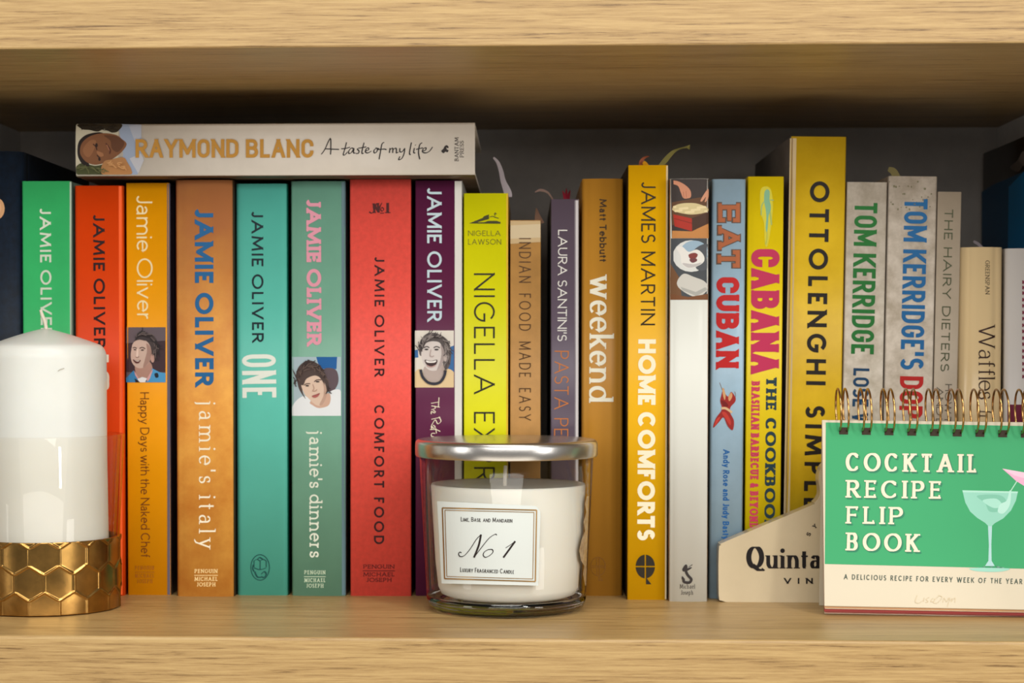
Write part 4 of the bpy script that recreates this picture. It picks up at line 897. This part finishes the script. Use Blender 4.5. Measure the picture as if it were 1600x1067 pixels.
AMBER = thin_glass('glass_with_amber_tint', (0.992, 0.982, 0.965, 1), 1.0)
obj('glass_cylinder', lathe_bm(PC, [(RG, .006), (RT, z_rim - .0004), (RT - .0006, z_rim), (RT - .0018, z_rim), (RT - .0022, z_rim - .0006), (RG - .0018, .006)], 128), AMBER, holder, smooth=True)
RC = (167.5 - 72) / (FPX / (PC.y - CAM.y))
zs, zt = zpx(536, PC.y - RC), zpx(513)
candle = thing('pillar_candle', 'white pillar candle standing inside the brass honeycomb holder', 'candle', (PC.x, PC.y, .0045))
prof = [(0, .0045), (RC + .0016, .0045), (RC + .0008, .03), (RC, .09), (RC - .0001, zs - .009)]
for t in range(1, 9):
    a = math.pi / 2 * t / 8 * .8; prof.append((RC - .0055 * (1 - math.cos(a)), zs - .009 + .0085 * math.sin(a) ))
z9 = prof[-1][1]; r9 = prof[-1][0]
for t in range(1, 9): prof.append((r9 * (1 - t / 8) if t < 8 else 0, z9 + (zt - z9) * (1 - (1 - t / 8) ** 1.25)))
obj('wax', lathe_bm(PC, prof, 128), WAX, candle, smooth=True)
wk = [at(72, 515, PC.y), at(71.5, 509, PC.y), at(69.5, 501, PC.y), at(66.5, 494, PC.y), at(63.5, 484, PC.y)]
obj('wick', tube_bm(catmull([tuple(p) for p in wk], 4), [.0011] * 14 + [.0009] * 3, 8), M('cotton_wick', (222, 214, 196), .9), candle, smooth=True)

wf_ = Face(lambda px, py, e: at_cyl(px, py, PC, RC + .0002 + e))
art(candle, 'scratch', wf_, [((166, 160, 146), 'l', [(90.5, 580), (94, 577.5), (100.5, 575.5)], 1.1)], label='thin scratch in the wax')
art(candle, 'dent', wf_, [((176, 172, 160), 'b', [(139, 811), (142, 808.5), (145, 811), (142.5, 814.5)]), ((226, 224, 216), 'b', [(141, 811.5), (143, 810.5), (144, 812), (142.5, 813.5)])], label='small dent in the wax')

# ------------------------------------------------------------------ jar candle with a silver lid
fy = at_z(791, 968.5, 0.0).y
RJ = 124 / (FPX / (fy + .046 - CAM.y)); JC = Vector((at(791, 900, fy + RJ).x, fy + RJ, 0.0)); sj = FPX / (JC.y - CAM.y)
RJT = 136 / sj; zl0, zl1 = at(791, 721, JC.y - RJT - .003).z, at(791, 693, JC.y - RJT - .003).z
zw0, zw1 = at(791, 945, JC.y - RJ).z, at(791, 766, JC.y - RJT).z
jar = thing('jar_candle', 'scented candle in a clear glass jar with a silver lid and a white label', 'candle', JC)
def rj(z): return RJ + (RJT - RJ) * (z / zl0)
JG = thin_glass('jar_glass', (0.988, 0.988, 0.982, 1), 1.1)
BASEG = real_glass('thick_base_glass', (0.97, 0.98, 0.97, 1))
ob = lathe_bm(JC, [(rj(zw0), zw0 + .0005), (rj(zl0 + .004), zl0 + .004), (rj(zl0) - .0028, zl0 + .004), (rj(zw0) - .0026, zw0 + .004)], 128)
obj('glass_wall', ob, JG, jar, smooth=True)
bprof = [(0, .0015), (RJ - .010, .0012), (RJ - .0075, .0002), (RJ - .004, .0002), (RJ - .0012, .0022), (RJ, .005), (rj(zw0), zw0), (rj(zw0) - .003, zw0), (RJ - .006, zw0 - .0015), (0, zw0 - .0022)]
obj('glass_base', lathe_bm(JC, bprof, 128), BASEG, jar, smooth=True)
JWAX = M('candle_wax', (228, 225, 214), .4, sss=.3)
wp = [(0, zw0 - .001), (rj(zw0) - .012, zw0 - .0006), (rj(zw0) - .0075, zw0 + .0012), (rj(zw0) - .0058, zw0 + .005)]
wp += [(rj(zw0 + .02) - .0052, zw0 + .02), (rj(zw1) - .0048, zw1 - .001), (rj(zw1) - .0052, zw1 + .0002), (rj(zw1) - .0075, zw1 - .0004), (.004, zw1 - .0012), (0, zw1 - .0008)]
WC = JC + Vector((.0011, 0, 0))
obj('wax', lathe_bm(WC, wp, 128), JWAX, jar, smooth=True)
obj('wick', tube_bm([(JC.x - .0008, JC.y, zw1 - .002), (JC.x - .0008, JC.y, zw1 + .004), (JC.x - .0004, JC.y, zw1 + .0105)], .0011, 8), M('cotton_wick', (222, 214, 196), .9), jar, smooth=True)
RL = 142.5 / sj
SILVER = M('brushed_silver', (205, 202, 198), .27, metal=1.0)
lp = [(0, zl1), (RL - .003, zl1), (RL - .0015, zl1 - .0003), (RL - .0003, zl1 - .0014), (RL, zl1 - .003), (RL, zl0 + .001), (RL - .0006, zl0), (RL - .0016, zl0), (RL - .002, zl0 + .0008), (RL - .002, zl1 - .0025), (0, zl1 - .0025)]
o = obj('lid', lathe_bm(JC, lp, 160), SILVER, jar, smooth=True)
o.modifiers.new('edges', 'EDGE_SPLIT').split_angle = R(50)
def jfn(px, py, e):
    p = at_cyl(px, py, JC, RJ)
    for _ in range(4): p = at_cyl(px, py, JC, rj(p.z) + .0001 + e)
    return p
jf = Face(jfn, (0, 3.0))
art(jar, 'label_sticker', jf, [((208, 214, 210), 'p', [(683, 783), (838, 790.5), (844.5, 799), (841, 915), (690, 911.5)])], e0=.00005, label='white paper label')
def frame(bm, q, w_, e):
    for a, b2 in zip(q, q[1:] + q[:1]):
        for g in stroke_quads([a, b2], lambda dx, dy: w_): add_poly(bm, jf, g, e)
bm = bmesh.new()
frame(bm, [(691, 793.5), (838.5, 797), (836.5, 908.5), (694.5, 904)], 1.9, .00022); frame(bm, [(695, 797), (834.5, 800.5), (832.5, 904.5), (698, 900.5)], 1.0, .00022)
printed(jar, 'label_border', bm, jf, M('gold_foil', (176, 136, 76), .3, metal=.8))
SC = dict(wt=.13, track=.08, space=.35)
def smallcaps(text, x0, x1, y0, y1, big, small):
    wds = []; tot = 0
    items = []
    for wd in text.split(): items.append((wd[0], wd[1:]))
    wgt = lambda s_, h: sum((max(GL[c][0], .16) + .12) * h for c in s_)
    total = sum((wgt(a, big) if a.isupper() else wgt(a.upper(), small)) + wgt(r_.upper(), small) for a, r_ in items) + (len(items) - 1) * big * .45
    k = (x1 - x0) / total; x = x0; sp = []; yy = lambda x_: y0 + (y1 - y0) * (x_ - x0) / (x1 - x0)
    for a, r_ in items:
        if a.isupper():
            w_ = wgt(a, big) * k; sp.append((a, (x, yy(x)), (x + w_ - .12 * big * k, yy(x)), big, dict(wt=.12, track=.1))); x += w_; rest = r_
        else: rest = a + r_
        if rest:
            w_ = wgt(rest.upper(), small) * k; sp.append((rest.upper(), (x, yy(x)), (x + w_ - .12 * small * k, yy(x + w_)), small, dict(wt=.14, track=.12))); x += w_
        x += big * .45 * k
    return sp
bm = letter_bm(jf, smallcaps('Lime, Basil and Mandarin', 720, 801, 814.5, 816.5, 7, 5.4) + smallcaps('Luxury Fragranced Candle', 719, 803.5, 893.5, 896.5, 7.2, 5.6), .0002)
no1 = [[(721, 863.5), (718, 862.5), (716.5, 866), (719.5, 869.5), (726, 867.5), (735, 857), (744, 843), (751.5, 835)], [(740.5, 871), (751, 857), (763, 842), (770, 836.5), (774.5, 834.5), (776, 836)],
       [(763, 858.5), (757, 862), (755, 867), (758, 870.5), (764, 868.5), (770, 863), (769, 858.5), (763, 858.5)], [(790, 856), (797, 851.5), (805, 845.5)]]
pen_bm(jf, no1, 1.6, .0002, bm, nib=.5)
pen_bm(jf, [[(805, 845.5), (796, 858), (786.5, 871)], [(751.5, 835), (748, 852), (740.5, 871)]], 3.0, .0002, bm, nib=.9)
printed(jar, 'label_lettering', bm, jf, ink((44, 36, 34)))
bm = bmesh.new(); random.seed(11)
edge = [(917, 775), (914, 787), (916, 800), (912, 815), (914, 830), (909, 842), (905, 860), (908, 876), (913, 884), (911, 897), (914, 915)]
for a, b2 in zip(edge, edge[1:]): add_poly(bm, jf, [a, (920.5 - (a[1] - 775) * .035, a[1]), (920.5 - (b2[1] - 775) * .035, b2[1]), b2], -.0016)
printed(jar, 'wet_patch', bm, jf, M('wax_pulled_from_glass', (196, 170, 130), .6, col2=(150, 120, 84), vscale=260), label='brownish patch where the wax has come away from the glass')

# ------------------------------------------------------------------ cream ceramic block behind the flip book
YK = at_z(1200, 941, 0.0).y
half = [(1342, 722), (1320, 719), (1301, 720), (1288, 725), (1281, 736), (1279, 750), (1281, 764), (1280, 776), (1272, 786), (1262, 792), (1136, 845), (1127, 851), (1123, 861), (1123, 930), (1126, 938), (1134, 941.3)]
top_ = catmull(half[:15], 3)
pts = [at(x, y, YK) for x, y in top_] + [at(1134, 941.3, YK)]
xm = at(1342, 800, YK).x
for p in pts: p.z = max(p.z, 0.0)
pts[-1].z = 0.0
outl = pts + [Vector((2 * xm - p.x, p.y, p.z)) for p in reversed(pts[1:])]
bm = bmesh.new(); TK = .0125
a = [bm.verts.new(p) for p in outl]; c = [bm.verts.new(p + Vector((0, TK, 0))) for p in outl]
bm.faces.new(a); bm.faces.new(c[::-1])
for i in range(len(a)): bm.faces.new((a[i], c[i], c[(i + 1) % len(a)], a[(i + 1) % len(a)]))
bmesh.ops.recalc_face_normals(bm, faces=bm.faces)
block = thing('ceramic_block', 'cream glazed bottle-shaped block with black vintage lettering, half hidden by the green flip book', 'ornament', (xm, YK, 0))
o = obj('glazed_body', bm, M('cream_glaze', (204, 188, 156), .16, var=.03, vscale=30), block, smooth=True)
bevel(o, .0032, 4, 50); o.modifiers.new('wn', 'WEIGHTED_NORMAL')
kf = Face(lambda px, py, e: at(px, py, YK - e))
Q = dict(wt=.19, con=.3, ser=.07, st=.05, track=.05, phi=8)
bm = letter_bm(kf, [('Q', (1166, 887), (1194, 887), 33, dict(wt=.24, con=.22, phi=8)), ('uinta', (1196, 888), (1284, 888), 30, dict(wt=.2, con=.3, ser=.06, st=.05, track=.07, phi=6)), ('VINT', (1225, 912), (1289, 912), 9, dict(wt=.27, con=.8, track=1.15))])
arc = 'SYM'
for i, ch in enumerate(arc):
    t = R(158 - i * 17); cx, cy = 1322, 853; rr = 60
    x, y = cx + rr * math.cos(t), cy - rr * math.sin(t) * .75
    d = (math.sin(t) * 3.6, math.cos(t) * 2.7)
    letter_bm(kf, [(ch, (x - d[0], y - d[1]), (x + d[0], y + d[1]), 6.5, dict(wt=.22, con=.7, ser=.08, st=.12))], .00018, 0, bm)
letter_bm(kf, [('I', (1285, 846), (1291, 846), 16, dict(wt=.24, ser=.14, st=.1))], .00018, 0, bm)
printed(block, 'lettering', bm, kf, ink((24, 18, 18)))

# ------------------------------------------------------------------ cocktail flip book on its easel
P1, P2 = at_z(1288, 947, .0056), at_z(1628, 953.5, .0046)
ux = (P2 - P1); FW = ux.length; ux.normalize()
tl = R(13); nrm = ux.cross(Vector((0, 0, 1))).normalized()            # faces the reader
if nrm.y > 0: nrm = -nrm
uz = (Vector((0, 0, 1)) * math.cos(tl) - nrm * math.sin(tl)).normalized()
un = (nrm * math.cos(tl) + Vector((0, 0, 1)) * math.sin(tl)).normalized()
uz = ux.cross(un).normalized() * (1 if ux.cross(un).z > 0 else -1); un = ux.cross(uz).normalized(); un = un if un.y < 0 else -un
pt = at_plane(1297, 656, P1, un); FH = (pt - P1).dot(uz)
def fl(u, v, t): return P1 + ux * u + uz * v + un * t           # u across, v up the leaning cover, t towards the reader
def slab(u0, u1, v0, v1, t0, t1, bm=None):
    bm = bm or bmesh.new()
    q = [bm.verts.new(fl(*p)) for p in ((u0, v0, t0), (u1, v0, t0), (u1, v1, t0), (u0, v1, t0), (u0, v0, t1), (u1, v0, t1), (u1, v1, t1), (u0, v1, t1))]
    for k in ((0, 3, 2, 1), (4, 5, 6, 7), (0, 1, 5, 4), (1, 2, 6, 5), (2, 3, 7, 6), (3, 0, 4, 7)): bm.faces.new([q[i] for i in k])
    bmesh.ops.recalc_face_normals(bm, faces=bm.faces); return bm
flip = thing('flip_book', 'green and cream spiral-bound cocktail recipe flip book standing at the right end', 'flip book', tuple((P1 + P2) / 2 - Vector((0, 0, .0042))))
CREAM = M('cream_card', (206, 196, 173), .5)
cov = slab(0, FW, 0, FH, -.0014, 0)
bevel(obj('front_cover', cov, CREAM, flip), .0004, 2)
for nm, cc, v0, t0, t1, u0 in (('recipe_page', (214, 164, 118), -.0008, -.0022, -.0015, .0003), ('recipe_page', (236, 220, 190), -.0012, -.0034, -.0023, .0006), ('recipe_page', (150, 52, 48), -.0026, -.0056, -.0035, .0004), ('recipe_page', (206, 120, 110), -.0030, -.0074, -.0057, .0012), ('recipe_page', (232, 214, 186), -.0034, -.0082, -.0075, .001)):
    obj(nm, slab(u0, FW - u0, v0, FH - .0005, t0, t1), ink(cc), flip)
# the easel: a board from the rings down to the shelf behind
bk = bmesh.new(); q0, q1 = fl(.001, FH - .001, -.0084), fl(FW - .001, FH - .001, -.0084)
ff = Vector((0, 0, 0)) - nrm * .010
e0, e1 = Vector((q0.x, q0.y, .0003)) + ff, Vector((q1.x, q1.y, .0003)) + ff
vv = [bk.verts.new(p) for p in (q0, q1, e1, e0, q0 - nrm * .0015, q1 - nrm * .0015, e1 - nrm * .0015, e0 - nrm * .0015)]
for k in ((0, 1, 2, 3), (7, 6, 5, 4), (0, 4, 5, 1), (1, 5, 6, 2), (2, 6, 7, 3), (3, 7, 4, 0)): bk.faces.new([vv[i] for i in k])
bmesh.ops.recalc_face_normals(bk, faces=bk.faces)
obj('easel_board', bk, CREAM, flip)
cf = Face(lambda px, py, e: at_plane(px, py, P1, un) + un * e)
art(flip, 'printed_panel', cf, [((56, 156, 102), 'p', [(1290.3, 660), (1627, 666), (1626.5, 889), (1288.8, 881)])])
TI = dict(wt=.2, con=.5, ser=.075, st=.09, track=.21, phi=12, space=.3)
rows = [('COCKTAIL', (1321, 736), (1527, 738.5), 28.5), ('RECIPE', (1321, 777.5), (1471.5, 779.5), 27.5), ('FLIP', (1321, 818), (1412, 819.5), 27), ('BOOK', (1321, 860), (1436.5, 862.5), 28)]
letters(flip, 'title_shadow', cf, [(s_, (a[0] + 2.6, a[1] + 2.6), (b2[0] + 2.6, b2[1] + 2.6), h, TI) for s_, a, b2, h in rows], (44, 124, 92), .00016)
letters(flip, 'title_lettering', cf, [(s_, a, b2, h, TI) for s_, a, b2, h in rows], (226, 214, 190), .00045)
letters(flip, 'subtitle_lettering', cf, [('A DELICIOUS RECIPE FOR EVERY WEEK OF THE YEAR', (1318.5, 905), (1597, 912.5), 8, dict(wt=.14, track=.3, space=.55))], (58, 76, 66))
sig = [[(1433, 930), (1430, 940), (1436, 942), (1442, 938)], [(1444, 934), (1443, 940)], [(1452, 933), (1447, 936), (1450, 940), (1446, 941)], [(1458, 934), (1454, 939), (1459, 940), (1460, 935)], [(1468, 930), (1458, 940), (1464, 942), (1472, 933), (1466, 930)], [(1473, 941), (1475, 934), (1478, 940)], [(1482, 934), (1479, 940), (1484, 934), (1480, 948)], [(1484, 938), (1488, 935), (1486, 940), (1492, 934), (1492, 941)]]
printed(flip, 'signature', pen_bm(cf, sig, 1.1), cf, ink((204, 188, 156)))
art(flip, 'glass_picture', cf, [
 ((150, 204, 186), 'b', [(680, 772), (720, 760), (765, 770), (802, 778), (770, 788), (720, 790), (660, 786), (636, 776)]),
 ((168, 204, 204), 'p', [(712, 596), (729, 596), (726, 680), (727, 745), (740, 766), (700, 766), (714, 745), (716, 680)]),
 ((142, 200, 180), 'p', [(608, 458), (834, 463), (826, 500), (806, 540), (775, 572), (740, 592), (727, 604), (714, 604), (700, 590), (668, 570), (640, 545), (620, 508)]),
 ((166, 214, 196), 'p', [(608, 458), (834, 463), (833, 470), (610, 466)]), ((120, 184, 160), 'b', [(668, 480), (760, 478), (790, 510), (770, 540), (720, 545), (700, 510)]), ((160, 212, 194), 'b', [(690, 500), (745, 492), (770, 520), (735, 530)]),
 ((176, 218, 204), 'b', [(752, 545), (762, 515), (788, 500), (800, 460), (806, 470), (800, 520), (775, 552)]), ((170, 214, 190), 'l', [(832, 418), (804, 462)], 4),
 ((224, 166, 194), 'p', [(770, 370), (862, 386), (905, 400), (890, 460), (858, 440), (826, 420), (800, 396)]), ((238, 190, 208), 'p', [(770, 370), (862, 386), (870, 412), (820, 398)]),
], 1270, 590, 2.603)
hs = []
for i in range(9):
    x = 1318 + 35.5 * i; y = 672 + i * .62
    hs.append(((52, 38, 22), 'p', [(x - 7, y - 4.5), (x + 7, y - 4.2), (x + 7, y + 7), (x - 7, y + 6.7)]))
art(flip, 'binding_holes', cf, hs, e0=.0002)
BRONZE = M('bronze_wire', (196, 156, 100), .2, metal=1.0)
for i in range(9):
    x = 1318 + 35.5 * i; y = 673 + i * .62
    base = at_plane(x, y, P1, un); topz = at_plane(x, 608 + i * .2, P1, un)
    r = (topz - base).dot(uz) / 2
    bm = bmesh.new()
    for s_ in (-1, 1):
        pl = []
        for k in range(40):
            t = R(-90 + 360 * k / 39 * .985)
            lean_u = (-.0012 * (1 - math.cos(t + math.pi / 2)) / 2)
            pl.append(base + ux * (s_ * .0021 + lean_u) + uz * (r + r * math.sin(t)) + un * (.0004 + r * .94 * math.cos(t)))
        tube_bm(pl, .00062, 8, bm)
    obj('binding_ring', bm, BRONZE, flip, smooth=True)
